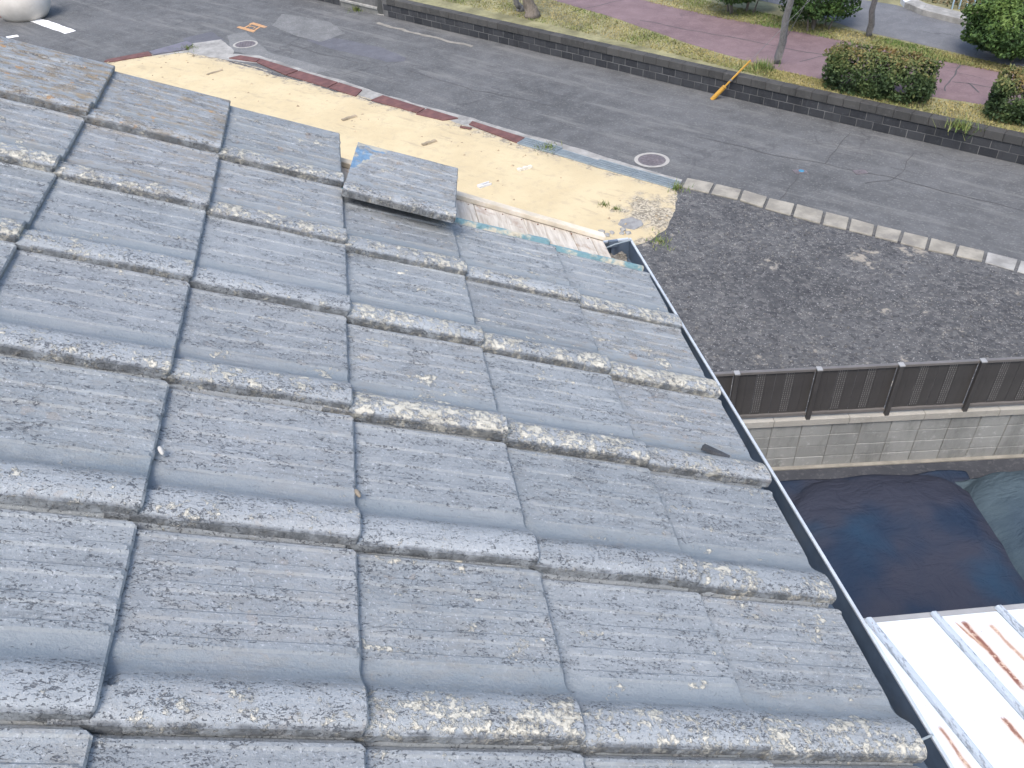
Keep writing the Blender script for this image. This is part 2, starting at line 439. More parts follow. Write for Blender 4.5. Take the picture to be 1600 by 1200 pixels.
FENCER = plain('fence_rail', (.12, .112, .105), .4, .12, 3, .4)
PERF = plain('fence_slot_light_paint', (.17, .165, .16), .6, .3, 40)  # pale grey stands in for light showing through the punched slots
PALEM = plain('pale_metal', (.26, .26, .255), .4, .1, 4)
GUTTER = plain('gutter_navy', (.07, .10, .145), .5, .25, 8, .35, dirt=(.095, .115, .14))
RIM = plain('gutter_rim', (.38, .42, .46), .45, .12, 20)
TEAL = plain('teal', (.1, .2, .23), .6)
WPAINT = plain('road_paint_white', (.72, .72, .70), .7, .12, 5, dirt=(.4, .4, .4))
OPAINT = plain('road_paint_orange', (.40, .23, .11), .75, .2, 9, dirt=(.3, .2, .13))
RUSTP = plain('rusty_plate', (.115, .055, .048), .75, .25, 4, bump=.004, dirt=(.105, .05, .05))
STEEL = plain('galvanised', (.20, .235, .25), .5, .12, 5, .4)
IRON = plain('cast_iron', (.115, .102, .108), .7, .2, 12, bump=.01)
RINGM = plain('manhole_ring', (.30, .29, .265), .9, .12, 6)
YELLOW = plain('guy_yellow', (.38, .21, .035), .5, .12, 5)
WIRE = plain('steel_wire', (.16, .16, .16), .5)
WHITEB = plain('white_plastic', (.52, .52, .51), .6, .08, 9)
OFFCUT = plain('grey_wood', (.26, .215, .15), .9, .3, 8)
SHARD = plain('slate_shard', (.05, .053, .058), .7, .3, 30, bump=.003)
POLEM = plain('pole_concrete', (.21, .205, .19), .9, .2, 2, bump=.004)
BAGM = plain('pale_bag', (.46, .435, .395), .85, .1, 1.2, dirt=(.4, .375, .335))
REDM = plain('red_brown', (.30, .09, .075), .7, .2, 3)
CREAM = plain('cream', (.5, .42, .27), .8, .15, 3)
SIDING = plain('house_siding', (.42, .40, .36), .85, .1, 2)
BLUEP = plain('pale_blue_post', (.30, .40, .48), .5, .1, 3)
LIGHTP = plain('pale_paving', (.50, .51, .52), .9, .1, 1.5)
VBLUE = plain('valve_blue', (.05, .18, .28), .7)
BARKG = mat_bark('grey_bark', (.13, .125, .12), (.22, .21, .205))
BARKB = mat_bark('brown_bark', (.10, .085, .07), (.19, .165, .14))
LEAF_H = mat_leaf('hedge_leaf', [(.02, .035, .016), (.04, .065, .025), (.07, .10, .035), (.12, .125, .045), (.15, .10, .04)])
LEAF_S = mat_leaf('shrub_leaf', [(.02, .040, .014), (.042, .080, .022), (.08, .125, .03), (.125, .175, .045)])
LEAF_I = mat_leaf('groundcover_leaf', [(.05, .06, .025), (.09, .09, .04), (.15, .12, .06), (.17, .11, .06)])
GRASS = mat_leaf('grass_blade', [(.30, .24, .11), (.24, .21, .085), (.15, .17, .06), (.07, .13, .03)], .8)
TARPN = mat_tarp('navy_tarp', (.020, .032, .055), (.036, .040, .056), (.022, .046, .078))
TARPT = mat_tarp('slate_teal_tarp', (.05, .072, .088), (.065, .09, .105), (.036, .052, .074))

# ================================================================== SETTING
sheet('ground', [(-900, -900), (900, -900), (900, 900), (-900, 900)], -0.02, EARTH)
wall_pts = [G(*p) for p in [(600, 25), (800, 72), (1092, 141), (1225, 172), (1600, 258)]]
dirL = (wall_pts[0] - wall_pts[1]).normalized(); dirR = (wall_pts[-1] - wall_pts[-2]).normalized()
WL = [wall_pts[0] + dirL * 14] + wall_pts + [wall_pts[-1] + dirR * 8]
# the road: everything up to the retaining wall
back = [WL[-1] + Vector((40, -45, 0)), Vector((60, -40, 0)), Vector((-80, -40, 0)), Vector((-80, 110, 0)), WL[0] + Vector((-45, 50, 0))]
sheet('road', [(p.x, p.y) for p in WL] + [(p.x, p.y) for p in back], 0.0, ROAD)
# worn patches in the road
for k, (pp, m) in enumerate([
    ([(478, 63), (515, 58), (560, 66), (600, 76), (634, 90), (632, 96), (605, 97), (560, 86), (515, 76)], PATCH),
    ([(425, 40), (440, 22), (470, 26), (515, 34), (540, 52), (500, 66), (465, 57)], PATCHL),
    ([(355, 55), (385, 50), (420, 82), (470, 95), (520, 110), (480, 118), (430, 100), (390, 88), (362, 78)], PATCHL),
    ([(285, 60), (330, 50), (350, 62), (330, 76), (292, 74)], PATCH)]):
    sheet('asphalt_patch', [G(*q)[:2] for q in pp], 0.004 + .0004 * k, m, .2, .05, k)
# long tar seams and cracks
def ribbon(name, pix, wdt, mat, z=0.0, zoff=.007, amp=.05, seed=0, parent=None):
    pts = []
    for a, b in zip(pix[:-1], pix[1:]):
        A, B = G(*a, z), G(*b, z); n = max(2, int((B - A).length / .15))
        for i in range(n): pts.append(A.lerp(B, i / n))
    pts.append(G(*pix[-1], z)); L, R_ = [], []
    for i, p in enumerate(pts):
        t = (pts[min(i + 1, len(pts) - 1)] - pts[max(0, i - 1)]).normalized(); nn = Vector((-t.y, t.x, 0))
        o = mnoise.noise(Vector((p.x * 1.7, p.y * 1.7, seed))) * amp * 2
        wd = wdt * (.6 + .8 * abs(mnoise.noise(Vector((p.x * 3, p.y * 3, seed + 5)))))
        L.append(p + nn * (o + wd)); R_.append(p + nn * (o - wd))
    mb = MB(); n = len(pts)
    mb.add([(p.x, p.y, z + zoff) for p in L + R_], [(i, n + i, n + i + 1, i + 1) for i in range(n - 1)])
    o = mb.build(name, mat, parent)
    if parent is None: o['kind'] = 'structure'
    return o
CRACK = plain('crack_tar', (.065, .065, .067), .9)
for k, px in enumerate([[(640, 112), (740, 140), (860, 165)], [(1090, 214), (1200, 240), (1290, 258), (1380, 275), (1500, 305), (1600, 330)],
                        [(1325, 208), (1300, 240), (1288, 256)], [(1428, 240), (1410, 270), (1390, 282), (1350, 286)], [(440, 66), (500, 84), (560, 98)], [(1250, 270), (1218, 312)]]):
    ribbon('tar_seam', px, .011, CRACK, seed=k)
SILT = plain('road_silt', (.2, .19, .165), .95, .2, 3)
for k, px in enumerate([[(588, 36), (640, 50), (690, 62), (740, 72)]]):
    ribbon('road_silt', px, .09, SILT, seed=20 + k, amp=.06)

# concrete apron along the frontage
ap = [(362, 84), (405, 87), (470, 108), (528, 124), (600, 148), (740, 186), (830, 212), (905, 232), (985, 258), (1066, 281)]
ap2 = [(360, 95), (405, 100), (470, 122), (525, 138), (600, 162), (740, 200), (822, 224), (900, 246), (985, 270), (1062, 290)]
sheet('concrete_apron', [G(*q)[:2] for q in ap] + [G(*q)[:2] for q in ap2[::-1]], .0075, CONC, .2, .05, 3)
sheet('concrete_apron', [G(*q)[:2] for q in [(160, 98), (230, 86), (300, 68), (345, 62), (368, 80), (362, 96), (300, 84)]], .0072, CONC, .2, .05, 4)

# gravelled lot
gl = [G(1062, 292), G(1200, 328), G(1350, 364), G(1536, 410), G(1600, 424), Vector((17.5, 5.9, 0)), Vector((17.5, 5.5, 0)), Vector((3.0, 7.9, 0)), Vector((-8, 9.3, 0)), Vector((-12, 20, 0)), Vector((-7.7, 28, 0)), G(300, 85), G(362, 96), G(525, 140), G(660, 183), G(820, 226), G(1055, 290)]
sheet('gravel_lot', [p[:2] for p in gl], .010, GRAVEL)

# sand: a low uneven layer whose edge sinks into the gravel
sp = [(-8.6, 27.2), tuple(G(172, 98)[:2]), tuple(G(235, 88)[:2]), tuple(G(295, 82)[:2]), tuple(G(358, 97)[:2]), tuple(G(440, 120)[:2]), tuple(G(520, 143)[:2]), tuple(G(570, 153)[:2]), tuple(G(600, 165)[:2]), tuple(G(690, 184)[:2]),
      tuple(G(735, 201)[:2]), tuple(G(808, 226)[:2]), tuple(G(930, 260)[:2]), tuple(G(1040, 289)[:2]), tuple(G(1056, 302)[:2]), tuple(G(1057, 330)[:2]), tuple(G(1046, 355)[:2]),
      tuple(G(1020, 374)[:2]), tuple(G(985, 386)[:2]), (2.5, 13.0), (-2, 13.5), (-12, 19)]
def sand_layer():
    poly = np.array(sp); x0, y0 = poly.min(0) - .5; x1, y1 = poly.max(0) + .5; st = .1
    xs = np.arange(x0, x1, st); ys = np.arange(y0, y1, st); X, Y = np.meshgrid(xs, ys, indexing='ij')
    P = np.stack([X.ravel(), Y.ravel()], 1); n = len(poly)
    dist = np.full(len(P), 1e9); ins = np.zeros(len(P), bool)
    for i in range(n):
        a, b = poly[i], poly[(i + 1) % n]; ab = b - a
        t = np.clip(((P - a) @ ab) / (ab @ ab), 0, 1); dist = np.minimum(dist, np.linalg.norm(P - (a + t[:, None] * ab), axis=1))
        c = ((a[1] > P[:, 1]) != (b[1] > P[:, 1])) & (P[:, 0] < (b[0] - a[0]) * (P[:, 1] - a[1]) / (b[1] - a[1] + 1e-12) + a[0]); ins ^= c
    sdst = np.where(ins, dist, -dist)
    nz = np.array([mnoise.noise(Vector((p[0] * .9, p[1] * .9, 1))) * .6 + mnoise.noise(Vector((p[0] * 2.7, p[1] * 2.7, 2))) * .3 + mnoise.noise(Vector((p[0] * 7, p[1] * 7, 3))) * .15 for p in P])
    sn = sdst + nz * .16
    z = .010 + np.clip(sn, -.35, .5) * .07 + nz * .018 * np.clip(sdst, 0, 1)
    nx, ny = len(xs), len(ys); keep = sdst > -.35
    idx = -np.ones(nx * ny, int); idx[keep] = np.arange(keep.sum())
    f = []
    for i in range(nx - 1):
        for j in range(ny - 1):
            q = [idx[i * ny + j], idx[(i + 1) * ny + j], idx[(i + 1) * ny + j + 1], idx[i * ny + j + 1]]
            if min(q) >= 0: f.append(q)
    me = bpy.data.meshes.new('sand'); me.from_pydata(np.c_[P[keep], z[keep]].tolist(), [], f); me.update()
    # distance to the worn south-east end, where the sand is thin
    e = np.array(G(1018, 335)[:2]); d2 = np.hypot((P[keep][:, 0] - e[0]), (P[keep][:, 1] - e[1]))
    ed = np.minimum(sdst[keep] + .12, (d2 - .35) * .75)
    a = me.attributes.new('edge', 'FLOAT', 'POINT'); a.data.foreach_set('value', ed.astype(np.float32))
    me.polygons.foreach_set('use_smooth', [True] * len(me.polygons))
    o = link('sand', me, SAND); o['kind'] = 'structure'; return o
sand_layer()
# crumbs and stones lying about
def crumbs(name, label, n, poly, rlo, rhi, z, mat):
    pa = np.array(poly); mb = MB(); k = 0
    while k < n:
        x, y = rng.uniform(pa[:, 0].min(), pa[:, 0].max()), rng.uniform(pa[:, 1].min(), pa[:, 1].max()); ins = False
        for i in range(len(pa)):
            a, b = pa[i], pa[(i + 1) % len(pa)]
            if (a[1] > y) != (b[1] > y) and x < (b[0] - a[0]) * (y - a[1]) / (b[1] - a[1]) + a[0]: ins = not ins
        if not ins or mnoise.noise(Vector((x * .7, y * .7, 4))) < rng.uniform(-.5, .3): continue
        r = rlo + (rhi - rlo) * rng.random() ** 3; q = [rng.uniform(.6, 1.2) for _ in range(6)]
        mb.add([(x - r * q[0], y, z + r * .3), (x, y - r * q[1], z), (x + r * q[2], y, z + r * .2), (x, y + r * q[3], z), (x + r * .1, y, z + r * q[4]), (x, y, z - r)],
               [(0, 1, 4), (1, 2, 4), (2, 3, 4), (3, 0, 4), (1, 0, 5), (2, 1, 5), (3, 2, 5), (0, 3, 5)]); k += 1
    o = mb.build(name, mat); tag(o, label, 'stones', kind='stuff'); return o
crumbs('sand_crumbs', 'brown and grey crumbs and clods scattered over the sand', 700, [(p[0], p[1]) for p in sp], .012, .055, .028, plain('crumb', (.27, .22, .145), .95, .45, 3))
crumbs('lot_stones', 'loose pale stones scattered over the dark gravel lot', 1000, [tuple(G(*q)[:2]) for q in [(1062, 300), (1200, 335), (1536, 420), (1600, 440), (1600, 560), (1120, 585), (1000, 390)]], .010, .030, .014, plain('lot_stone', (.13, .128, .123), .95, .6, 3))
# yard between the fence and the houses
sheet('yard', [(17.5, 6.33), (3.0, 8.15), (-3, 8.9), (-3, -8), (17.5, -8)], .014, YARD)

# terrace behind the retaining wall
TZ = .56
nrm = Vector((0.75, 0.66, 0))
tp = [p + nrm * .12 for p in WL]
terr = MB().prism([(p.x, p.y) for p in tp] + [(140, -20), (140, 160), (-30, 160)], .0, TZ)
terrace = terr.build('terrace', VERGE); terrace['kind'] = 'structure'
pathN = [(790, -18), (870, 2), (960, 28), (1075, 68), (1210, 108), (1300, 128), (1480, 155), (1600, 172), (1800, 205)]
pathF = [(930, -18), (1010, 2), (1130, 28), (1240, 48), (1330, 66), (1370, 74), (1480, 96), (1600, 118), (1800, 150)]
foot = sheet('footpath', [G(*q, TZ)[:2] for q in pathN] + [G(*q, TZ)[:2] for q in pathF[::-1]], TZ + .006, PATHRED, .3, .04, 8)
for k, px in enumerate([[(1000, 32), (1060, 44), (1160, 62), (1260, 82), (1320, 90)], [(1250, 97), (1280, 89), (1320, 86)], [(1500, 100), (1480, 135), (1476, 143)], [(1488, 128), (1520, 133), (1550, 137)], [(1510, 130), (1528, 145)], [(880, 22), (930, 10), (975, 0)]]):
    ribbon('path_crack', px, .02, CRACK, TZ, .010, .04, 40 + k)
r2N = [(1290, 30), (1340, 47), (1420, 65), (1500, 84), (1560, 100), (1700, 130)]
r2F = [(1250, -40), (1335, -2), (1400, 8), (1450, 24), (1530, 44), (1600, 60), (1800, 100)]
sheet('far_road', [G(*q, TZ)[:2] for q in [(1040, -40)] + [(1130, -12), (1220, 8)] + r2N] + [G(*q, TZ)[:2] for q in r2F[::-1]], TZ + .006, ROAD2)

# ------------------------------------------------------------------ kerb of separate concrete blocks
kerb = empty('kerb', G(1062, 292)); kerb['kind'] = 'structure'
kl = [(1064, 293), (1109, 303), (1154, 313), (1193, 326), (1237, 338), (1283, 351), (1324, 360), (1364, 370), (1404, 380), (1447, 391), (1491, 400), (1536, 410), (1586, 424), (1650, 442)]
ku = [(1072, 283), (1117, 292), (1160, 302), (1200, 314), (1243, 324), (1288, 336), (1328, 346), (1368, 357), (1410, 367), (1452, 377), (1496, 388), (1540, 398), (1592, 411), (1655, 428)]
base = kerb.location
for i in range(len(kl) - 1):
    a, b, c, d_ = [G(q[0], q[1] + dy) for q, dy in ((kl[i], 1), (kl[i + 1], 1), (ku[i + 1], -3), (ku[i], -3))]
    e = (b - a).normalized() * .028
    poly = [(q - base)[:2] for q in (a + e, b - e, c - e, d_ + e)]
    zt = .045 + random.uniform(-.008, .008) if i < 11 else .03
    MB().prism(poly, .002, zt).build('kerb_stone', KERBM if i < 11 else CONC, kerb, bevel=.012)

# ================================================================== RETAINING WALL
rw = empty('retaining_wall', WL[1])
tag(rw, 'long low retaining wall of dark stained concrete blocks along the far side of road', 'wall')
b0 = WL[1].copy()
core = MB(); RWH = .60
for a, b in zip(WL[:-1], WL[1:]):
    t = (b - a).normalized(); nn = Vector((-t.y, t.x, 0))
    if nn.y < 0: nn = -nn
    core.prism([tuple((q - b0)[:2]) for q in (a + nn * .005, b + nn * .005, b + nn * .16, a + nn * .16)], 0, RWH - .02)
core.build('mortar_core', plain('wall_mortar', (.10, .10, .098), .95, .4, 1.5, dirt=(.05, .05, .052)), rw)
blk = MB().box((.005, -.0, .005), (.391, .10, .191)).mesh('wall_block'); blk.materials.append(BLOCKD)
bmc = bmesh.new(); bmc.from_mesh(blk); bmesh.ops.bevel(bmc, geom=bmc.edges[:], offset=.006, segments=1, affect='EDGES'); bmc.to_mesh(blk); bmc.free()
cap = MB().box((.002, -.03, .0), (.398, .24, .2)).mesh('coping_block'); cap.materials.append(CAPM)
bmc = bmesh.new(); bmc.from_mesh(cap); bmesh.ops.bevel(bmc, geom=bmc.edges[:], offset=.012, segments=1, affect='EDGES'); bmc.to_mesh(cap); bmc.free()
seglen = [(b - a).length for a, b in zip(WL[:-1], WL[1:])]; tot = sum(seglen)
def along(s):
    for (a, b), L in zip(zip(WL[:-1], WL[1:]), seglen):
        if s <= L: return a.lerp(b, s / L), (b - a).normalized()
        s -= L
    return WL[-1], (WL[-1] - WL[-2]).normalized()
gap0 = 14 - 2.2; gap1 = 14 + .1          # steps and the pole stand in this gap
for row in range(3):
    s = -.2 * (row % 2) + .2
    while s + .4 < tot:
        if not (gap0 < s + .2 < gap1):
            p, t = along(s + .01); ang = math.atan2(t.y, t.x)
            o = bpy.data.objects.new('coping_block' if row == 2 else 'wall_block', cap if row == 2 else blk); COL.objects.link(o); o.parent = rw
            q = p - b0; dz = 0 if row == 2 else random.uniform(-.004, .004)
            nn = Vector((-t.y, t.x, 0)); q = q + nn * (random.uniform(-.004, .004))
            o.location = (q.x, q.y, row * .2); o.rotation_euler = (0, 0, ang)
        s += .4
# steps beside the pole
stp = empty('concrete_step', G(560, 6)); tag(stp, 'pale concrete step slab in the wall gap beside the utility pole', 'step')
A, B = along(gap0 + .1)[0] - stp.location, along(gap1 - .35)[0] - stp.location
n2 = Vector((.76, .65, 0))
MB().prism([tuple(q[:2]) for q in (A - n2 * .02, B - n2 * .02, B + n2 * .5, A + n2 * .5)], 0, .17).build('riser', plain('step_riser', (.14, .14, .13)), stp)
MB().prism([tuple(q[:2]) for q in (A - n2 * .06, B - n2 * .06, B + n2 * .55, A + n2 * .55)], .172, .25).build('tread', CONC, stp, bevel=.01)
MB().prism([tuple(q[:2]) for q in (A + n2 * .56, B + n2 * .56, B + n2 * .75, A + n2 * .75)], 0, .58).build('back_wall', CAPM, stp)

# utility pole
up = empty('utility_pole', G(600, 22)); tag(up, 'round grey concrete utility pole at the left end of dark wall', 'pole')
MB().tube([(0, 0, 0), (0, 0, 4), (0, 0, 8)], [.20, .185, .17], 20).build('shaft', POLEM, up, smooth=True)
MB().tube([(0, 0, .0), (0, 0, .05)], [.22, .215], 20).build('collar', POLEM, up, smooth=True)
sg = empty('notice_strip', G(622, 28)); tag(sg, 'white and pink plastic strip hanging on small post by the wall', 'sign')
MB().box((.03, .01, 0), (.08, .05, .95)).build('post', POLEM, sg)
MB().box((-.10, -.02, .36), (.03, .0, .95)).build('strip', plain('pink_strip', (.55, .36, .34), .6, .25, 3, dirt=(.65, .62, .6)), sg)
MB().box((-.10, -.024, .30), (.03, .004, .358)).build('strip_end', WHITEB, sg)

# yellow guy-wire guard
g0 = G(1113, 155); g1 = G(1173, 94, 1.0); gd = (g1 - g0)
gw = empty('guy_wire', g0); tag(gw, 'slanting guy wire with bright yellow guard leaning over the dark wall', 'guy wire')
L0 = gd.length; dn = gd.normalized()
MB().tube([Vector((0, 0, .0)) - dn * .02, dn * .40], .058, 14).build('guard_sleeve', YELLOW, gw, smooth=False)
MB().tube([dn * .41, dn * .44], [.06, .05], 14).build('sleeve_cap', YELLOW, gw)
MB().tube([dn * .44, dn * .70, dn * 1.0, dn * L0], [.022, .026, .024, .02], 10).build('guard_rod', YELLOW, gw)
MB().tube([dn * .62, dn * .67], .032, 10).build('dark_band', WIRE, gw)
MB().tube([dn * L0, dn * 9.5], .005, 6).build('wire', WIRE, gw)

# ================================================================== FOLIAGE
def leaf_mesh(name, pts, nrm_, tones, size, mat):
    n = len(pts); V = np.zeros((n, 4, 3)); 
    a = rng.normal(size=(n, 3)) + nrm_ * .9
    a /= np.linalg.norm(a, axis=1)[:, None]
    t = np.cross(a, rng.normal(size=(n, 3))); t /= np.linalg.norm(t, axis=1)[:, None]; b = np.cross(a, t)
    sz = size * rng.uniform(.6, 1.35, n)[:, None]
    V[:, 0] = pts - t * sz; V[:, 1] = pts + b * sz * .5 + a * sz * .12; V[:, 2] = pts + t * sz; V[:, 3] = pts - b * sz * .5 + a * sz * .12
    me = bpy.data.meshes.new(name); me.from_pydata(V.reshape(-1, 3).tolist(), [], (np.arange(n * 4).reshape(n, 4)).tolist()); me.update()
    at_ = me.attributes.new('tone', 'FLOAT', 'POINT'); at_.data.foreach_set('value', np.repeat(tones, 4).astype(np.float32))
    me.materials.append(mat); return me

def blob_points(c, r, n, power=2.0, lump=.22, seed=0, shell=.55):
    out = []; nr = []
    while len(out) < n:
        d = rng.normal(size=3); d /= np.linalg.norm(d)
        k = (np.abs(d) ** power).sum() ** (-1 / power)          # superellipsoid radius
        m = 1 + lump * mnoise.noise(Vector(d * 2.2) + Vector((seed, 0, 0))) + lump * .7 * mnoise.noise(Vector(d * 5) + Vector((0, seed, 0)))
        rr = k * m * (shell + (1 - shell) * rng.random() ** .5)
        p = d * rr * np.array(r)
        hole = mnoise.noise(Vector((p[0] * 3.3, p[1] * 3.3, p[2] * 3.3 + seed * 3)))
        if hole < -.28: continue
        out.append(p + np.array(c)); nr.append(d)
    return np.array(out), np.array(nr)

def hedge(name, label, cat, loc, rz, size, n, mat, lsz, tone_top, power=5, group=None, stems=5, clear=0.0, lump=.2):
    o = empty(name, loc, rz); tag(o, label, cat, group)
    sx, sy, sz = size; seed = random.random() * 50
    P, N = blob_points((0, 0, clear + sz / 2), (sx / 2, sy / 2, sz / 2), n, power, lump, seed, .6)
    P[:, 2] = np.maximum(P[:, 2], .03)
    tn = np.array([mnoise.noise(Vector(p * 2.0) + Vector((seed, 0, 0))) for p in P]) * .35
    h = (P[:, 2] - clear) / sz
    # leaf tone moves further along the ramp towards the top
    tones = np.clip(.25 + tn + rng.normal(0, .12, len(P)) + tone_top * np.clip(h - .55, 0, 1) * 1.6, 0, 1)
    me = leaf_mesh('crown', P, N, tones, lsz, mat); link('crown', me, None, o)
    for k in range(stems):
        x, y = random.uniform(-.32, .32) * sx, random.uniform(-.3, .3) * sy
        top = Vector((x * 1.3, y * 1.3, clear + sz * .6))
        MB().tube([(x * .55, y * .55, 0), Vector((x * .8, y * .8, clear + sz * .25)), top], [.035, .025, .012], 6).build('stem', BARKB, o)
    return o

def rot_along(a, b): d = b - a; return math.atan2(d.y, d.x)
# clipped hedges on the terrace edge
a, b = G(1300, 135, TZ), G(1458, 165, TZ); mid_ = (a + b) / 2
rzh = rot_along(a, b)
hedge('clipped_hedge', 'clipped box-shaped hedge with reddish top on the wall, left of the two', 'hedge', mid_ + Vector((-.1, .15, 0)), rzh, (2.55, 1.0, 1.0), 13000, LEAF_H, .042, .8, 7, lump=.1)
c = G(1620, 192, TZ)
hedge('clipped_hedge', 'clipped hedge with orange-tipped top cut by the right picture edge', 'hedge', c + Vector((-.05, .1, 0)), rzh, (2.0, 1.1, 1.0), 11000, LEAF_H, .042, .75, 7, lump=.1)
# shrubs on the far verge
hedge('rounded_shrub', 'green shrub with dark forked stems, leftmost on the far verge', 'shrub', G(1155, 20, TZ), .2, (2.3, 1.7, 1.6), 8500, LEAF_S, .055, .35, 2.6, stems=6, clear=.35)
hedge('rounded_shrub', 'bright green rounded shrub behind the thin leaning tree trunk', 'shrub', G(1272, 42, TZ), .1, (2.4, 1.9, 2.0), 11000, LEAF_S, .055, .4, 3, stems=6, clear=.25)
hedge('rounded_shrub', 'large yellow-topped green shrub at the right beside far road', 'shrub', G(1580, 94, TZ) + Vector((.15, .2, 0)), 0, (2.7, 2.2, 1.35), 15000, LEAF_S, .055, .75, 2.8, stems=7, clear=.15)

# grass tufts of the verge strips
def grass_strip(name, label, near, far, n, green, cat='grass'):
    A = [G(*q, TZ) for q in near]; B = [G(*q, TZ) for q in far]
    m = len(A); V = []; F = []; T = []
    for _ in range(n):
        s = rng.random() * (m - 1); i = int(s); f = s - i
        p = A[i].lerp(A[i + 1], f).lerp(B[i].lerp(B[i + 1], f), rng.random())
        gn = mnoise.noise(Vector((p.x * .8, p.y * .8, 9))) * .5 + .5
        if rng.random() > .35 + .65 * gn: continue
        L = rng.uniform(.02, .06) * (.6 + .8 * gn); an = rng.random() * 6.28; w = .014
        dx, dy = math.cos(an), math.sin(an); lean = rng.uniform(.2, 1.0) * L; k = len(V)
        V += [(p.x - dy * w, p.y + dx * w, TZ), (p.x + dy * w, p.y - dx * w, TZ), (p.x + dx * lean, p.y + dy * lean, TZ + L)]
        F.append((k, k + 1, k + 2)); T += [min(1, max(0, green * .5 + (gn - .45) * 1.5 * green + rng.normal(0, .15)))] * 3
    me = bpy.data.meshes.new(name); me.from_pydata(V, [], F); me.update()
    at_ = me.attributes.new('tone', 'FLOAT', 'POINT'); at_.data.foreach_set('value', np.array(T, np.float32))
    o = link(name, me, GRASS); tag(o, label, cat, kind='stuff'); return o
grass_strip('verge_grass', 'dry yellow-green grass strip between the wall coping and the red path',
            [(640, -10), (760, 16), (900, 48), (1050, 84), (1200, 122), (1290, 144), (1480, 185), (1600, 212)],
            [(760, -26), (860, 0), (955, 28), (1070, 68), (1205, 108), (1300, 128), (1480, 157), (1600, 176)], 26000, .75)
grass_strip('verge_grass', 'grass verge between the red path and the far road',
            [(1010, 4), (1130, 30), (1240, 50), (1370, 76), (1480, 98), (1600, 121)],
            [(1040, -12), (1150, 12), (1262, 34), (1375, 58), (1490, 84), (1600, 108)], 18000, .95)

def weeds(loc, n, r, h, name, label):
    V = []; F = []; T = []
    for _ in range(n):
        rr = r * abs(rng.normal(0, .5)); an = rng.random() * 6.28; x, y = rr * math.cos(an), rr * math.sin(an)
        L = h * rng.uniform(.4, 1); a2 = rng.random() * 6.28; w = .01; dx, dy = math.cos(a2), math.sin(a2); k = len(V)
        V += [(x - dy * w, y + dx * w, 0), (x + dy * w, y - dx * w, 0), (x + dx * L * .7, y + dy * L * .7, L)]; F.append((k, k + 1, k + 2)); T += [rng.uniform(.55, 1)] * 3
    me = bpy.data.meshes.new(name); me.from_pydata(V, [], F); me.update()
    at_ = me.attributes.new('tone', 'FLOAT', 'POINT'); at_.data.foreach_set('value', np.array(T, np.float32))
    o = link(name, me, GRASS); o.location = loc; tag(o, label, 'weeds', kind='stuff'); return o
weeds(G(855, 233) + Vector((0, 0, .03)), 110, .35, .13, 'weed_tuft', 'small green weed tuft growing through the leftmost drain grate')
weeds(G(1058, 296), 90, .25, .16, 'weed_tuft', 'weeds at the joint between last grate and first kerb stone')
weeds(G(292, 77), 110, .45, .14, 'weed_tuft', 'green weeds at the top left corner of the sand')
weeds(G(945, 324) + Vector((0, 0, .03)), 60, .2, .12, 'weed_tuft', 'faint weed tuft standing alone on the bare sand')
weeds(G(962, 330) + Vector((0, 0, .03)), 50, .15, .10, 'weed_tuft', 'small weed tuft beside the grey worn patch of sand')
weeds(G(1030, 378) + Vector((0, 0, .01)), 90, .4, .10, 'weed_tuft', 'low weeds where sand meets gravel beyond the gutter corner')
weeds(G(558, 16), 130, .35, .25, 'weed_tuft', 'bright green weeds growing at the foot of concrete step')
weeds(G(1190, 108, TZ), 260, .45, .28, 'weed_tuft', 'lush green grass tuft around the thin trunk foot')
weeds(G(1560, 200, TZ) + Vector((-.8, .2, 0)), 200, .45, .25, 'weed_tuft', 'bright green tuft left of the rightmost clipped hedge')

# trees (only their trunks rise through the picture)
def trunk(name, label, base_px, top_px, h, r0, mat, cat='tree', limbs=True):
    p0 = G(*base_px, TZ); p1 = G(*top_px, TZ + h)
    d_ = p1 - p0
    o = empty(name, p0); tag(o, label, cat)
    pts = [Vector((0, 0, -.02)), Vector((0, 0, .12)) + d_ * .02, d_ * .35 + Vector((.03, 0, 0)), d_ * .7 + Vector((-.02, .02, 0)), d_, d_ * 1.5, d_ * 2.0]
    MB().tube(pts, [r0 * 1.35, r0 * 1.1, r0, r0 * .92, r0 * .85, r0 * .7, r0 * .45], 12).build('trunk', mat, o, smooth=True)
    if limbs:
        for k in range(5):
            s = random.uniform(1.25, 1.95); q = d_ * s; an = k * 1.3
            MB().tube([q, q + Vector((math.cos(an) * .5, math.sin(an) * .5, .5)), q + Vector((math.cos(an) * 1.0, math.sin(an) * 1.0, 1.2))], [r0 * .4, r0 * .28, r0 * .1], 8).build('limb', mat, o)
    return o
trunk('street_tree', 'thin grey leaning tree trunk between the dark wall and the red path', (1214, 99), (1236, 0), 1.75, .095, BARKG)
trunk('street_tree', 'grey tree trunk on the verge at the near edge of far road', (1357, 56), (1367, 0), 1.1, .085, BARKG)
trunk('street_tree', 'rough brown tree trunk beside the wall top at upper middle', (832, 26), (825, 0), .5, .20, BARKB)
trunk('street_tree', 'slim grey trunk just left of the rough brown trunk', (813, 17), (806, 0), .35, .10, BARKG)
ty = empty('tree_tie', G(1228, 60, TZ + 1.1)); tag(ty, 'thin support line tied from the leaning trunk', 'line')
MB().tube([(0, 0, 0), G(1262, 0, TZ + 2.4) - ty.location], .010, 6).build('line', WIRE, ty)

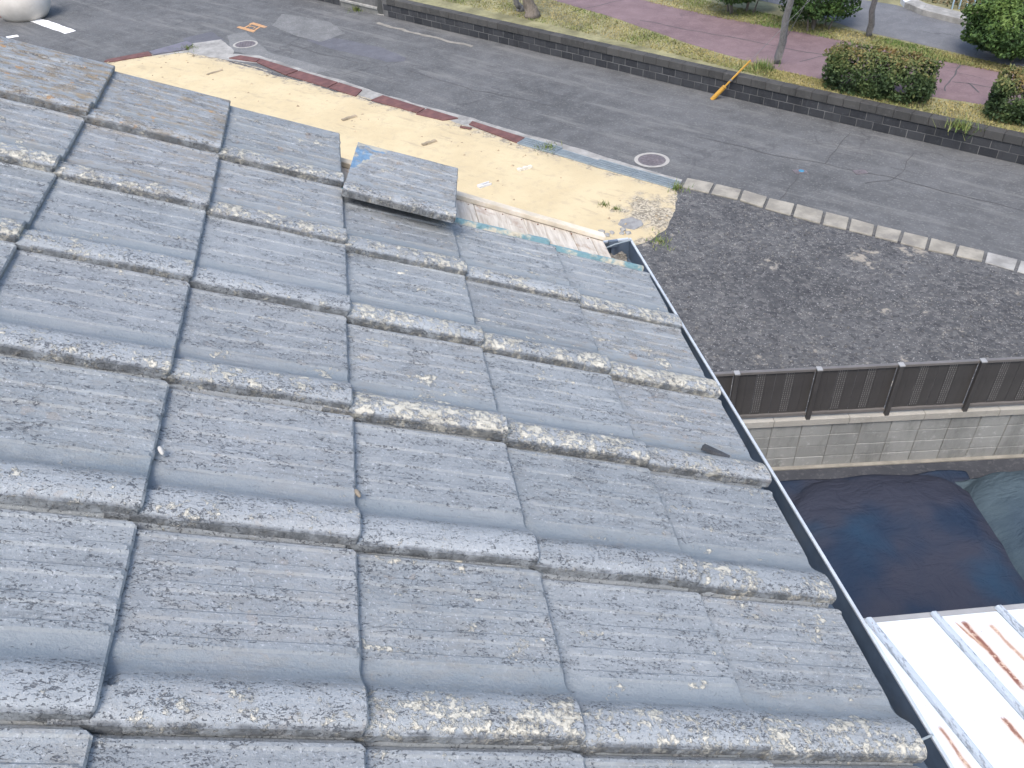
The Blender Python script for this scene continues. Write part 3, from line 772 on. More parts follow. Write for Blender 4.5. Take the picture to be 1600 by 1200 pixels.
# far kerb island with ground cover
isl = empty('traffic_island', G(1480, 20, TZ)); tag(isl, 'planted traffic island with pale concrete kerb beyond the far road', 'traffic island')
ib = isl.location
near_ = [(1412, 12), (1440, 24), (1480, 34), (1530, 46), (1600, 62), (1750, 96)]; in_ = [(1428, 6), (1446, 14), (1485, 24), (1530, 34), (1600, 48), (1750, 80)]
for i in range(len(near_) - 1):
    q = [G(*p, TZ) - ib for p in (near_[i], near_[i + 1], in_[i + 1], in_[i])]
    MB().prism([tuple(x[:2]) for x in q], .0, .16).build('kerb_stone', CONC, isl, bevel=.01)
q = [G(*p, TZ) - ib for p in [(1412, 12), (1428, 6), (1446, 3), (1458, -4), (1440, -6), (1418, -2), (1406, 5)]]
MB().prism([tuple(x[:2]) for x in q], .0, .155).build('kerb_end', LIGHTP, isl)
q = [G(*p, TZ) - ib for p in [(1428, 6), (1446, 14), (1485, 24), (1530, 34), (1600, 48), (1750, 80), (1750, 10), (1600, -30), (1500, -30), (1440, -6)]]
MB().prism([tuple(x[:2]) for x in q], .0, .10).build('soil', VERGE, isl)
pts_, nr_ = [], []
for k in range(5200):
    px_, py_ = rng.uniform(1432, 1700), rng.uniform(-20, 62)
    if py_ > 6 + (px_ - 1430) * .27 - 2: continue
    p = np.array(G(px_, py_, TZ)[:]) - np.array(ib[:]); p[2] = .1 + abs(rng.normal(0, .14)); pts_.append(p); nr_.append((0, 0, 1.0))
me = leaf_mesh('ground_cover', np.array(pts_), np.array(nr_), rng.random(len(pts_)), .06, LEAF_I)
gc = link('ground_cover', me, None, isl); gc['kind'] = 'stuff'
rl = empty('blue_railing', G(1512, 18, TZ) + Vector((0, 0, .1))); tag(rl, 'pale blue metal railing with thick end post on the planted island', 'railing')
MB().tube([(.55, -.25, 0), (.55, -.25, 1.1)], .14, 16).build('end_post', BLUEP, rl, smooth=True)
for k in range(5):
    MB().box((-.55 + k * .2, .0 - k * .04, 0), (-.52 + k * .2, .03 - k * .04, .95)).build('baluster', BLUEP, rl)
MB().box((-.62, .05, .95), (.5, .10, 1.0), Matrix.Rotation(-.2, 4, 'Z')).build('handrail', BLUEP, rl)
sheet('far_pavement', [G(*p, TZ)[:2] for p in [(1540, -30), (1585, 8), (1640, 22), (1800, 40), (1900, -80), (1540, -90)]], TZ + .11, LIGHTP)

# ================================================================== THINGS ON THE ROAD AND THE LOT
def manhole(px, r_out, r_in, label):
    o = empty('manhole_cover', G(*px)); tag(o, label, 'manhole')
    ring = MB(); k = 36
    v = [(r * math.cos(2 * math.pi * i / k), r * math.sin(2 * math.pi * i / k), .011) for r in (r_out, r_in) for i in range(k)]
    ring.add(v, [(i, (i + 1) % k, k + (i + 1) % k, k + i) for i in range(k)]); ring.build('ring', RINGM, o)
    cv = MB(); cv.add([(r_in * .985 * math.cos(2 * math.pi * i / k), r_in * .985 * math.sin(2 * math.pi * i / k), .010) for i in range(k)], [tuple(range(k))]); c = cv.build('cover', IRON, o)
    st = MB()
    for i in range(-4, 5):
        for j in range(-4, 5):
            if (i * i + j * j) ** .5 * .085 < r_in * .85: st.box((i * .085 - .022, j * .085 - .022, .0101), (i * .085 + .022, j * .085 + .022, .015))
    st.build('tread_stud', IRON, c)['kind'] = 'stuff'
manhole((1018.5, 250.5), .40, .315, 'round iron manhole cover with pale ring near the drain grates')
manhole((383.5, 69.5), .385, .315, 'round manhole cover with white ring near the orange road mark')
def valve(px, label, m1):
    o = empty('valve_cover', G(*px)); tag(o, label, 'valve cover')
    MB().prism([(-.14, -.1), (.14, -.1), (.14, .1), (-.14, .1)], .0, .012).build('frame', IRON, o, bevel=.003)
    k = 18
    MB().prism([(.06 * math.cos(6.283 * i / k) + .03, .06 * math.sin(6.283 * i / k)) for i in range(k)], .012, .018).build('lid', m1, o)
valve((1250, 268), 'small valve cover with blue lid in the road', VBLUE); valve((1344, 269), 'small dark rectangular valve cover in the road', IRON)

# painted markings
for pp, lab in [([(46, 33.5), (62, 29.5), (80, 34), (119, 48.5), (102, 53), (84, 47)], 'broad worn white dash painted on the road at top left'),
                ([(9, 58), (26, 55), (30, 57), (13, 60.2)], 'short white painted dash at the left picture edge')]:
    o = sheet('road_marking', [G(*q)[:2] for q in pp], .0085, WPAINT, .15, .035, 5, kind=None); tag(o, lab, 'road marking')
om = empty('hydrant_marking', G(395, 42)); tag(om, 'orange square hydrant mark with two long bars painted on the road', 'road marking')
ob = om.location
def omark(name, pp, z=.009):
    v = [G(*q) - ob for q in pp]; mb = MB(); mb.add([(p.x, p.y, z) for p in v], [tuple(range(len(v)))]); o = mb.build(name, OPAINT, om)
    o.data.polygons[0].flip() if o.data.polygons[0].normal.z < 0 else None
omark('bar', [(389, 37.3), (396, 35.3), (418, 42), (413, 44.2)]); omark('bar', [(369.5, 43.2), (374, 41.2), (400, 48), (396, 51.3)])
omark('square_side', [(381.5, 43.2), (384, 43.7), (393.5, 38.6), (391, 38.0)], .0092); omark('square_side', [(397, 47.0), (400, 47.2), (407.5, 42.6), (404.5, 42.2)], .0092)
omark('square_inner', [(388, 42.8), (391.5, 40.5), (400, 42.8), (396.5, 45.3), (395, 44.8), (398, 43), (391.8, 41.6), (389.5, 43.2)], .0092)

# rusty cover plates along the frontage
plates = [([(358, 92), (376, 88), (407, 93), (400, 98)], 'dull rusty steel plate at the far left end of the frontage row'),
          ([(401, 98.5), (408, 93.5), (466, 112), (447, 119)], 'brown steel plate left of the black joint line'),
          ([(449, 119), (468, 112.5), (528, 130), (512, 138)], 'long brown steel plate ending at the dark open joint'),
          ([(514, 138.5), (530, 130.5), (566, 142), (556, 152)], 'brown steel plate half covered by spilled sand'),
          ([(580, 158), (598, 150.5), (664, 171), (652, 178)], 'dark red plate standing clear between two sand spills'),
          ([(650, 180), (668, 171.5), (716, 186), (692, 190)], 'dark red plate with sand over its right corner'),
          ([(733, 196), (738, 191), (820, 217), (808, 225)], 'rightmost dark red plate touching the drain grates')]
for pp, lab in plates:
    b_ = G(*pp[0]); v = [(G(*q) - b_)[:2] for q in pp]
    o = MB().prism([tuple(x) for x in v], 0, .030).build('steel_plate', RUSTP, None, bevel=.004); o.location = b_ + Vector((0, 0, .008)); o.rotation_euler = (random.uniform(-.006, .006), random.uniform(-.006, .006), 0)
    tag(o, lab, 'steel plate', 'steel plates along the frontage')
for pp, lab, m in [([(163, 97.5), (168, 94.5), (232, 82), (238, 87.5), (175, 98)], 'dark red plate on the left edge of the sand', RUSTP),
                   ([(240, 87), (234, 82), (292, 66), (302, 70), (290, 79)], 'blue-grey plate on the left edge of the sand', plain('grey_plate', (.12, .115, .135), .6, .2, 3))]:
    b_ = G(*pp[0]); v = [(G(*q) - b_)[:2] for q in pp]
    o = MB().prism([tuple(x) for x in v], 0, .03).build('steel_plate', m, None, bevel=.004); o.location = b_ + Vector((0, 0, .01)); tag(o, lab, 'steel plate', 'steel plates along the frontage')

# galvanised drain grates
gN = [(808, 226), (866, 242), (924, 260), (986, 278), (1052, 297)]; gF = [(822, 217.5), (875, 235), (934, 250.5), (997, 268), (1063, 286)]
glab = ['leftmost galvanised drain grate with a weed tuft', 'second galvanised drain grate from the red plates', 'third galvanised drain grate, before the open joint', 'rightmost galvanised drain grate beside the first kerb stone']
for i in range(4):
    a, b, c, d_ = G(*gN[i]), G(*gN[i + 1]), G(*gF[i + 1]), G(*gF[i])
    o = empty('drain_grate', a); tag(o, glab[i], 'drain grate', 'drain grates along the frontage')
    t = (b - a); L = t.length - .02; W = (d_ - a).length; ang = math.atan2(t.y, t.x); o.rotation_euler = (0, 0, ang)
    sgn = 1 if (t.cross(d_ - a)).z > 0 else -1
    fr = MB(); y0, y1 = (0, sgn * W) if sgn > 0 else (sgn * W, 0)
    fr.box((0, y0, .012), (L, y0 + .02, .05)); fr.box((0, y1 - .02, .012), (L, y1, .05)); fr.box((0, y0 + .021, .012), (.012, y1 - .021, .05)); fr.box((L - .012, y0 + .021, .012), (L, y1 - .021, .05)); fr.build('frame', STEEL, o)
    bs = MB(); n = int(L / .035)
    for k in range(1, n): bs.box((k * L / n - .007, y0 + .021, .02), (k * L / n + .007, y1 - .021, .045))
    for k in range(1, 4): yy = y0 + (y1 - y0) * k / 4; bs.box((.013, yy - .006, .022), (L - .013, yy + .006, .047))
    bs.build('bars', STEEL, o)
    MB().box((.02, y0 + .02, .0115), (L - .02, y1 - .02, .013)).build('channel_floor', plain('drain_dark%d' % i, (.06, .062, .066)), o)

# odds and ends lying on the sand
def offcut(px, L, W, H, rz, mat, label, cat='offcut', name='wood_offcut', u=False):
    p = G(*px); o = None
    mb = MB()
    if u:
        mb.box((-L / 2, -W / 2, 0), (L / 2, W / 2, H * .3)); mb.box((-L / 2, -W / 2, H * .301), (L / 2, -W / 2 + .02, H)); mb.box((-L / 2, W / 2 - .02, H * .301), (L / 2, W / 2, H)); mb.box((-L / 2, -W / 2 + .021, H * .301), (-L / 2 + .1, W / 2 - .021, H * .9))
    else:
        n = 7; rows = []
        for i in range(n):
            x = -L / 2 + L * i / (n - 1); w = W * (.32 + .2 * random.random()); h = H * (.7 + .3 * random.random()); dy = random.uniform(-.01, .01)
            rows.append([(x, -w + dy, 0), (x, w + dy, 0), (x, w * .8 + dy, h), (x, -w * .8 + dy, h)])
        fs_ = [(i * 4 + j, i * 4 + (j + 1) % 4, (i + 1) * 4 + (j + 1) % 4, (i + 1) * 4 + j) for i in range(n - 1) for j in range(4)] + [(3, 2, 1, 0), tuple((n - 1) * 4 + k for k in range(4))]
        mb.add([q for r in rows for q in r], fs_)
    o = mb.build(name, mat); o.location = p + Vector((0, 0, .035)); o.rotation_euler = (0, 0, rz); tag(o, label, cat); return o
offcut((336, 116), .50, .10, .05, .62, OFFCUT, 'grey wood sliver on the sand, farthest left')
offcut((546, 188), .40, .13, .06, .5, OFFCUT, 'grey weathered offcut on the sand behind the last verge tiles')
offcut((671, 227), .38, .12, .06, .45, OFFCUT, 'small grey offcut on the sand above the loose tile')
offcut((820, 267), .36, .14, .07, .35, plain('pale_offcut', (.5, .46, .38), .85, .3, 14), 'pale grey offcut lying in the middle of the sand')
offcut((757, 293.5), .30, .12, .06, .42, WHITEB, 'white plastic channel piece lying on the sand', 'channel piece', 'channel_piece', True)
offcut((728, 202), .30, .09, .03, -.6, RUSTP, 'dark red scrap lying on the sand near the plates', 'scrap', 'metal_scrap')
rb = empty('rubble_ring', G(960, 368) + Vector((0, 0, .02))); tag(rb, 'grey broken concrete rubble lying just beyond the roof gutter end', 'rubble')
for k in range(11):
    r = random.uniform(.04, .08); x, y = random.uniform(-.30, .30), random.uniform(-.10, .12)
    bmx = bmesh.new(); bmesh.ops.create_icosphere(bmx, subdivisions=1, radius=r)
    for v in bmx.verts: v.co *= random.uniform(.7, 1.25); v.co.z *= .6
    me = bpy.data.meshes.new('chunk'); bmx.to_mesh(me); bmx.free(); o = link('chunk', me, CONC, rb); o.location = (x, y, .03)
rb2 = empty('sunken_lid', G(985, 352) + Vector((0, 0, .02))); tag(rb2, 'sunken grey round concrete lid in the worn corner of sand', 'lid')
k = 20
MB().prism([(.24 * math.cos(6.283 * i / k) * (1 + .1 * math.sin(i * 2.1)), .24 * math.sin(6.283 * i / k) * (1 + .08 * math.cos(i * 1.7))) for i in range(k)], -.02, .03).build('disc', plain('grey_disc', (.2, .2, .195), .9, .2, 8), rb2, bevel=.01)

# bulky pale bag on the road
def bag():
    o = empty('bulky_bag', G(36, 37) + Vector((-.05, .75, 0))); tag(o, 'pale beige bulging bag standing on the road beside the broad white dash', 'bag')
    bm_ = bmesh.new(); bmesh.ops.create_uvsphere(bm_, u_segments=32, v_segments=20, radius=1)
    for v in bm_.verts:
        c = v.co; s = 1 + .05 * mnoise.noise(c * 1.8) + .025 * mnoise.noise(c * 5)
        zz = c.z; fl = max(zz, -.72)
        v.co = Vector((c.x * .95 * s, c.y * .8 * s, (fl + .72) * .85 * s))
    me = bpy.data.meshes.new('sack'); bm_.to_mesh(me); bm_.free(); me.polygons.foreach_set('use_smooth', [True] * len(me.polygons))
    link('sack', me, BAGM, o)
    for k in range(4):
        an = k * 1.57 + .7; MB().tube([(math.cos(an) * .6, math.sin(an) * .5, 1.2), (math.cos(an) * .45, math.sin(an) * .4, 1.62), (math.cos(an) * .2, math.sin(an) * .2, 1.5)], .025, 8).build('strap', CREAM, o, smooth=True)
bag()
rk = empty('red_cone', G(0, 30) + Vector((-.25, .5, 0))); tag(rk, 'red and cream object beside the pale bag, cut by the left picture edge', 'cone')
MB().box((-.3, -.3, 0), (.3, .3, .06)).build('base', REDM, rk, bevel=.02)
MB().tube([(0, 0, .06), (0, 0, .45)], [.24, .16], 20).build('body', REDM, rk, smooth=True)
MB().tube([(0, 0, .451), (0, 0, .62)], [.16, .12], 20).build('band', CREAM, rk, smooth=True)
MB().tube([(0, 0, .621), (0, 0, .85)], [.12, .05], 20).build('tip', REDM, rk, smooth=True)

# ================================================================== METAL FENCE ON BLOCK WALL
fa = Vector((4.03, 7.94, 0)); fb = Vector((7.13, 7.55, 0)); ft = (fb - fa).normalized(); fang = math.atan2(ft.y, ft.x)
FW = empty('boundary_wall', fa - ft * 2.4, fang); tag(FW, 'pale grey concrete block wall below the brown metal fence', 'wall')
WLEN = 12.0; WT = .90
MB().box((0, .014, 0), (WLEN, .136, WT - .11)).build('mortar_core', MORTAR, FW)
blm = MB().box((.004, 0, .004), (.396, .15, .196)).mesh('wall_block'); blm.materials.append(BLOCKL)
bmc = bmesh.new(); bmc.from_mesh(blm); bmesh.ops.bevel(bmc, geom=bmc.edges[:], offset=.006, segments=1, affect='EDGES'); bmc.to_mesh(blm); bmc.free()
for r_ in range(4):
    x = .2
    while x + .4 <= WLEN:
        o = bpy.data.objects.new('wall_block', blm); COL.objects.link(o); o.parent = FW; o.location = (x, random.uniform(-.003, .003), r_ * .2 - .01); x += .4
x = 0
while x < WLEN - .1:
    MB().box((x + .002, -.03, WT - .108), (x + .998, .18, WT)).build('coping', CAPL, FW, bevel=.008); x += 1.0
ftg = MB().box((0, -.06, .0), (WLEN, -.002, .03)).build('footing_strip', KERBM, FW)
FE = empty('metal_fence', fa - ft * 2.1 + Vector((0, 0, WT)), fang); tag(FE, 'dark brown ribbed metal panel fence standing on the pale block wall', 'fence')
BAY = (fb - fa).length / 3; FH = .80
slat = MB().box((.002, .035, .09), (.116, .043, FH - .03)).mesh('slat'); slat.materials.append(FENCE)
bar = MB().box((-.0045, .030, .10), (.0045, .046, FH - .04)).mesh('rib'); bar.materials.append(FENCE)
def strip_mesh():
    mb = MB()
    for c_ in range(4):
        xx = .016 + c_ * .026; z = .12
        while z < FH - .06:
            mb.box((xx - .0035, .0335, z), (xx + .0035, .0345, z + .022)); z += .034
    return mb.mesh('slot_light_dash')
perf = strip_mesh(); perf.materials.append(PERF)
rib_plate = MB().box((.002, .0348, .09), (.112, .0425, FH - .03)).mesh('ribbed_strip'); rib_plate.materials.append(FENCE)
x = 2.1 - 2 * BAY
for i in range(9):
    px0 = x + i * BAY
    MB().box((px0 - .028, -.028, -.02), (px0 + .028, .03, FH + .012)).build('post', FENCE, FE, bevel=.005)
    MB().box((px0 - .034, -.034, FH + .013), (px0 + .034, .045, FH + .03)).build('post_cap', PALEM, FE)
    if i == 8: break
    MB().box((px0 + .03, .01, FH - .028), (px0 + BAY - .03, .06, FH + .012)).build('top_rail', FENCER, FE, bevel=.004)
    MB().box((px0 + .03, .01, .04), (px0 + BAY - .03, .06, .088)).build('bottom_rail', FENCER, FE, bevel=.004)
    cx = px0 + .03
    w_ = (BAY - .06) / 8.0
    for k, kind in enumerate('SSRSSRSS'):
        if kind == 'S':
            o = bpy.data.objects.new('slat', slat); COL.objects.link(o); o.parent = FE; o.location = (cx + k * w_, .004 * (k % 2), 0); o.scale = (w_ / .118, 1, 1)
        else:
            o = bpy.data.objects.new('ribbed_strip', rib_plate); COL.objects.link(o); o.parent = FE; o.location = (cx + k * w_, 0, 0); o.scale = (w_ / .114, 1, 1)
            p_ = bpy.data.objects.new('slot_light_dash', perf); COL.objects.link(p_); p_.parent = o; p_['kind'] = 'stuff'
            
# ================================================================== TARPAULIN HEAPS IN THE YARD
def tarp(name, label, c, size, rz, mat, seed, hmax):
    n = 46; V = []; F = []
    for i in range(n):
        for j in range(n):
            s, t = i / (n - 1) * 2 - 1, j / (n - 1) * 2 - 1
            r = (abs(s) ** 3 + abs(t) ** 3) ** (1 / 3)
            h = hmax * max(0, 1 - r ** 3.2) ** .6
            h *= 1 + .28 * mnoise.noise(Vector((s * 1.1, t * 1.1, seed)))
            h += .02 + .05 * abs(mnoise.noise(Vector((s * 2.6 + seed, t * 2.6, seed)))) * (1 if r < 1 else .4)
            V.append((s * size[0] / 2 * (1 + .05 * mnoise.noise(Vector((t * 2, seed, 0)))), t * size[1] / 2 * (1 + .05 * mnoise.noise(Vector((s * 2, seed, 3)))), h))
    for i in range(n - 1):
        for j in range(n - 1): F.append((i * n + j, (i + 1) * n + j, (i + 1) * n + j + 1, i * n + j + 1))
    me = bpy.data.meshes.new(name); me.from_pydata(V, [], F); me.update(); me.polygons.foreach_set('use_smooth', [True] * len(F))
    o = link(name, me, mat); o.location = c; o.rotation_euler = (0, 0, rz); tag(o, label, 'tarpaulin')
    md = o.modifiers.new('sub', 'SUBSURF'); md.levels = 1; md.render_levels = 1
    md = o.modifiers.new('thick', 'SOLIDIFY'); md.thickness = .006
    return o
tarp('tarpaulin', 'large dark navy tarpaulin spread over a low heap in the yard', (5.75, 6.05, .016), (2.7, 2.75), -.12, TARPN, 3, .34)
tarp('tarpaulin', 'slate teal tarpaulin mound right of the navy heap', (7.75, 5.75, .016), (2.3, 2.6), -.1, TARPT, 8, .5)
tarp('tarpaulin', 'dark slate sheet lying low in front of the white tin roof edge', (5.3, 4.1, .016), (2.6, 1.7), .05, mat_tarp('dark_slate_sheet', (.04, .043, .056), (.05, .05, .063), (.034, .045, .066)), 13, .35)

# ================================================================== WHITE TIN ROOF (lower lean-to)
tx = Vector((2.81, 3.15, 3.5)); ta = math.radians(-4.7)
LT = empty('lean_to', (tx.x, tx.y, 0), ta); tag(LT, 'low lean-to with white rust-streaked tin roof below the tiled eave', 'lean-to')
SL = .133; TL = 6.5; TXL, TXR = -2.3, 5.6
def tz(y): return 3.5 - SL * y           # y is negative towards the house side
mb = MB(); mb.add([(TXL, -.05, tz(0)), (TXR, -.05, tz(0)), (TXR, -TL, tz(-TL)), (TXL, -TL, tz(-TL)), (TXL, 0, tz(0) - .03), (TXR, 0, tz(0) - .03), (TXR, -TL, tz(-TL) - .03), (TXL, -TL, tz(-TL) - .03)],
       [(3, 2, 1, 0), (4, 5, 6, 7), (0, 1, 5, 4), (1, 2, 6, 5), (2, 3, 7, 6), (3, 0, 4, 7)])
roof_t = mb.build('tin_roof', TIN, LT)
bx = .03
k = -7
while bx + k * .455 < TXR:
    x0 = bx + k * .455; w = .019
    if True:
        y0, y1 = -TL + .02, -.03
        prof = [(-w - .006, .002), (-w, .026), (-w * .6, .032), (w * .6, .032), (w, .026), (w + .006, .002)]
        mb = MB(); vv = [(x0 + a - .162 * y, y, tz(y) + b) for y in (y0, y1) for a, b in prof]; m_ = len(prof)
        mb.add(vv, [(i, i + 1, m_ + i + 1, m_ + i) for i in range(m_ - 1)] + [tuple(range(m_ - 1, -1, -1)), tuple(range(m_, 2 * m_))])
        o = mb.build('batten', BATTEN, roof_t)
    k += 1
MB().box((TXL, -.055, 3.455), (TXR, -.015, 3.505)).build('drip_edge', PALEM, LT)
MB().box((TXL + .1, -TL + .1, .0), (TXR - .2, -.35, 3.40)).build('wall', SIDING, LT)

# ================================================================== THE TILED HOUSE
Oc = np.array([-0.66163479, 2.06966557, -0.74597503]); dd = np.array([0.91831882, 0, -0.39584156]); ee = np.array([0, -1.0, 0]); nn_ = np.array([.395841565, 0, .91831882])
ORG = Vector(Oc) + Vector((0, 0, CAM_H))
RM = Matrix(((dd[0], ee[0], -nn_[0] * -1, 0), (dd[1], ee[1], nn_[1], 0), (dd[2], ee[2], nn_[2], 0), (0, 0, 0, 1)))
# the basis (d, e, n) is left-handed, so the tile frame uses v' = -e (away from the viewer)
RM = Matrix(((dd[0], 0, nn_[0], 0), (dd[1], 1, nn_[1], 0), (dd[2], 0, nn_[2], 0), (0, 0, 0, 1)))
house = empty('tiled_house', (-2.2, -1.2, 0)); tag(house, 'house with weathered blue-grey concrete tile roof filling the foreground', 'house')
hinv = Matrix.Translation((2.2, 1.2, 0))
ROOF = hinv @ Matrix.Translation(ORG) @ RM       # roof frame: x down the slope, y away from the viewer, z out of the roof

EXP = .2985
U = {0: .004, 1: .298, 2: .597, 3: .89, 4: 1.197, 5: 1.494}
for i in range(-1, -8, -1): U[i] = U[i + 1] - EXP
Vr = {0: .008, 1: .312, 2: .600, 3: .895, 4: 1.199, 5: 1.502}
for j in range(6, 10): Vr[j] = Vr[j - 1] + .302

def smooth(x, a, b): t = min(1, max(0, (x - a) / (b - a))); return t * t * (3 - 2 * t)
def tile_mesh(seed, verge=False, wid=.302, length=.345):
    """one interlocking tile; x: -length..0 (0 = lower butt edge), y: 0 = near edge of the roll .. -> stored as object v = -(near distance)"""
    STEP = .0125
    f0 = -.0 
    # stations across the tile, measured from the far side (0) to the near edge (wid)
    st = [-.024, -.021, -.012, -.008, -.004, 0.0, .006, .008, .013, .016]
    ribs = [.052, .094, .138, .178]
    for c_ in ribs: st += [c_ - .0115, c_ - .0088, c_ - .0055, c_ - .003, c_ + .003, c_ + .0055, c_ + .0088, c_ + .0115]
    st += [.028, .036, .072, .115, .122, .158, .192, .200, .210, .220, .228, .236, .244, .252, .262, .272, .280, .286, .290, .2935, .296, .2975]
    if verge: st += [-.05, -.02]
    st = sorted(set(round(s_, 4) for s_ in st))
    sx_ = sorted([0.0, .02, .045, .05, .056, .062, .07, .078, .09, .12, .16, .2, .24, .27, .30, .318, .326, .332, .338, .342, length])
    def prof(v, x):                      # x from the upper end
        h = 0.0
        if v < -.001 and not verge:
            return -.009 + .017 * smooth(v, -.026, -.021) * (1 - smooth(v, -.012, -.004))
        if verge and v < 0: return .001
        if not verge: h -= .003 * (1 - smooth(v, .003, .0065))
        h += .004 * smooth(v, .005, .008) * (1 - smooth(v, .013, .017))
        for k, c_ in enumerate(ribs):
            dv = abs(v - c_)
            x0 = .045 + .03 + (.012 if k % 2 else 0); x1 = length - .012
            cap_ = .0075
            ex = max(0, x0 - x, x - x1) 
            q = math.hypot(dv, ex)
            h += .0031 * (.8 + .2 * math.sin(seed * 7 + k * 2.3)) * (1 - smooth(q, .0058, .0084))
        notch = 1 - (1 - smooth(x, .046, .066)) * (1 - smooth(v, .244, .252)) 
        h -= .004 * smooth(v, .183, .208) * (1 - smooth(v, .215, .245))
        h += .0200 * smooth(v, .198, .258) * notch
        h -= .007 * smooth(v, .272, .298) ** 2
        return h
    n, m = len(sx_), len(st)
    top, bot = [], []
    for a in sx_:
        for v in st:
            ch = max(0, .013 - (v + 0.0)) if v < .02 else max(0, .006 - (st[-1] - v)) * .8
            ch = min(ch, .014) if not (v < -.002) else .014
            if verge and v < .02: ch = 0
            x = a if a < length - .05 else a - ch * (a - (length - .05)) / .05
            wob = mnoise.noise(Vector((x * 22, v * 22, seed))) * .0010 + mnoise.noise(Vector((x * 70, v * 70, seed))) * .0002
            base = STEP * (x - .045) / (length - .045)
            edge = 1 if a == length else 0
            xo = x - length + (mnoise.noise(Vector((v * 60, seed, 3))) * .0018 if edge else 0)
            rnd_edge = -.003 if edge else 0
            near = v - st[-1]; vo = near + (mnoise.noise(Vector((x * 60, seed, 7))) * .0016 if v == st[-1] else 0)
            h = prof(v, x)
            top.append((xo, -vo - 0.0, base + h + wob + rnd_edge))
            hb = min(h, .014) - .012
            bot.append((xo, -vo, base + hb - .003))
    V = top + bot; N = n * m; F = []
    for i in range(n - 1):
        for j in range(m - 1):
            a, b, c_, d_ = i * m + j, (i + 1) * m + j, (i + 1) * m + j + 1, i * m + j + 1
            F.append((a, d_, c_, b)); F.append((N + a, N + b, N + c_, N + d_))
    for j in range(m - 1):
        a, b = j, j + 1; F.append((a, N + a, N + b, b)); a, b = (n - 1) * m + j, (n - 1) * m + j + 1; F.append((a, b, N + b, N + a))
    for i in range(n - 1):
        a, b = i * m, (i + 1) * m; F.append((a, b, N + b, N + a)); a, b = i * m + m - 1, (i + 1) * m + m - 1; F.append((a, N + a, N + b, b))
    # store so that local y = -(distance) : near edge 0, far edge positive in roof frame; texture uses v=-y
    me = bpy.data.meshes.new('roof_tile'); me.from_pydata(V, [], F)
    bmx = bmesh.new(); bmx.from_mesh(me); bmesh.ops.recalc_face_normals(bmx, faces=bmx.faces[:]); bmx.to_mesh(me); bmx.free()
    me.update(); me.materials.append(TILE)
    sm = [True] * len(me.polygons); me.polygons.foreach_set('use_smooth', sm)
    try: me.set_sharp_from_angle(angle=math.radians(20))
    except Exception: pass
    return me
TM = [tile_mesh(s) for s in (1.3, 4.7, 9.1, 15.2)]
TV = [tile_mesh(s, True) for s in (2.2, 6.6)]
# local far edge = +y ; the material reads v = y negative, so it is flipped in the node set below
deck = MB(); u0, u1 = U[-6] - .35, 1.445
deck.box((u0, -2.75, -.085), (u1, .262, -.066)); deck_o = deck.build('roof_deck', plain('roofing_felt', (.05, .05, .052), .9), house); deck_o.matrix_local = ROOF
LICH = {(3, 3): 1.0, (4, 2): .8, (5, 2): 1.0, (3, 2): .85, (4, 1): .75, (5, 1): .85, (2, 2): .45, (2, 1): .75, (1, 1): .7, (1, 2): .65, (0, 3): .7, (1, 0): .55, (2, 0): .8, (4, 3): .85, (5, 3): .7, (5, 4): .75, (2, 3): .7, (1, 3): .6, (2, 4): .5, (1, 4): .45, (3, 4): .35, (4, 4): .45,
        (3, 5): .85, (4, 5): .7, (5, 5): .8, (2, 5): .45, (1, 5): .35, (3, 1): .75, (0, 1): .85, (0, 2): .8, (1, 6): .8, (0, 0): .5, (5, 6): .6, (3, 6): .6}
BROWN = {(0, 0): 1.0, (1, 0): .75, (2, 0): .3, (1, 1): .45, (-1, 0): 1.0, (0, 1): .3, (-1, 1): .8, (2, 1): .25, (5, 2): .35, (5, 3): .25, (1, 6): .2}
def set_props(o, i, j):
    o['lichen'] = float(LICH.get((i, j), random.uniform(.35, .75))); o['brown'] = float(BROWN.get((i, j), random.choice([0, 0, .1, .15]) if i > -1 else .7))
    o['lip'] = 1.0 if (j == 1 and i in (3, 4, 5)) else 0.0; o['blue'] = 0.0
loose = None
for i in range(5, -7, -1):
    for j in range(0, 9):
        if j == 0 and i in (4, 5): continue            # torn off in the storm
        if j == 0 and i == 3:
            me = TV[0]
        else: me = random.choice(TV) if j == 0 else random.choice(TM)
        x = U[i] + random.uniform(-.0025, .0025); y = -(Vr[j]) + random.uniform(-.002, .002)
        if j == 0 and i == 3:
            # lifted, askew tile lying loose on the verge
            loose = bpy.data.objects.new('loose_roof_tile', me); COL.objects.link(loose); set_props(loose, 3, 0); loose['lichen'] = .6; loose['brown'] = .35; loose['blue'] = 1.0
            loose.matrix_world = Matrix.Translation((-2.2, -1.2, 0)) @ ROOF @ Matrix.Translation((.872, -.124, .036)) @ Matrix.Rotation(math.radians(-8.5), 4, 'Z') @ Matrix.Rotation(math.radians(1.0), 4, 'X') @ Matrix.Rotation(math.radians(-2.5), 4, 'Y') @ Matrix.Diagonal((.83, 1, 1, 1))
            tag(loose, 'loose weathered roof tile lifted askew at the edge of the gap', 'roof tile'); continue
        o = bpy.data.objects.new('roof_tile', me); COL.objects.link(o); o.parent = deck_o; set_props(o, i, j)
        o.matrix_local = Matrix.Translation((x, y, random.uniform(-.001, .0015) - .004)) @ Matrix.Rotation(random.gauss(0, .005), 4, 'Z') @ Matrix.Rotation(random.gauss(0, .0035), 4, 'X')
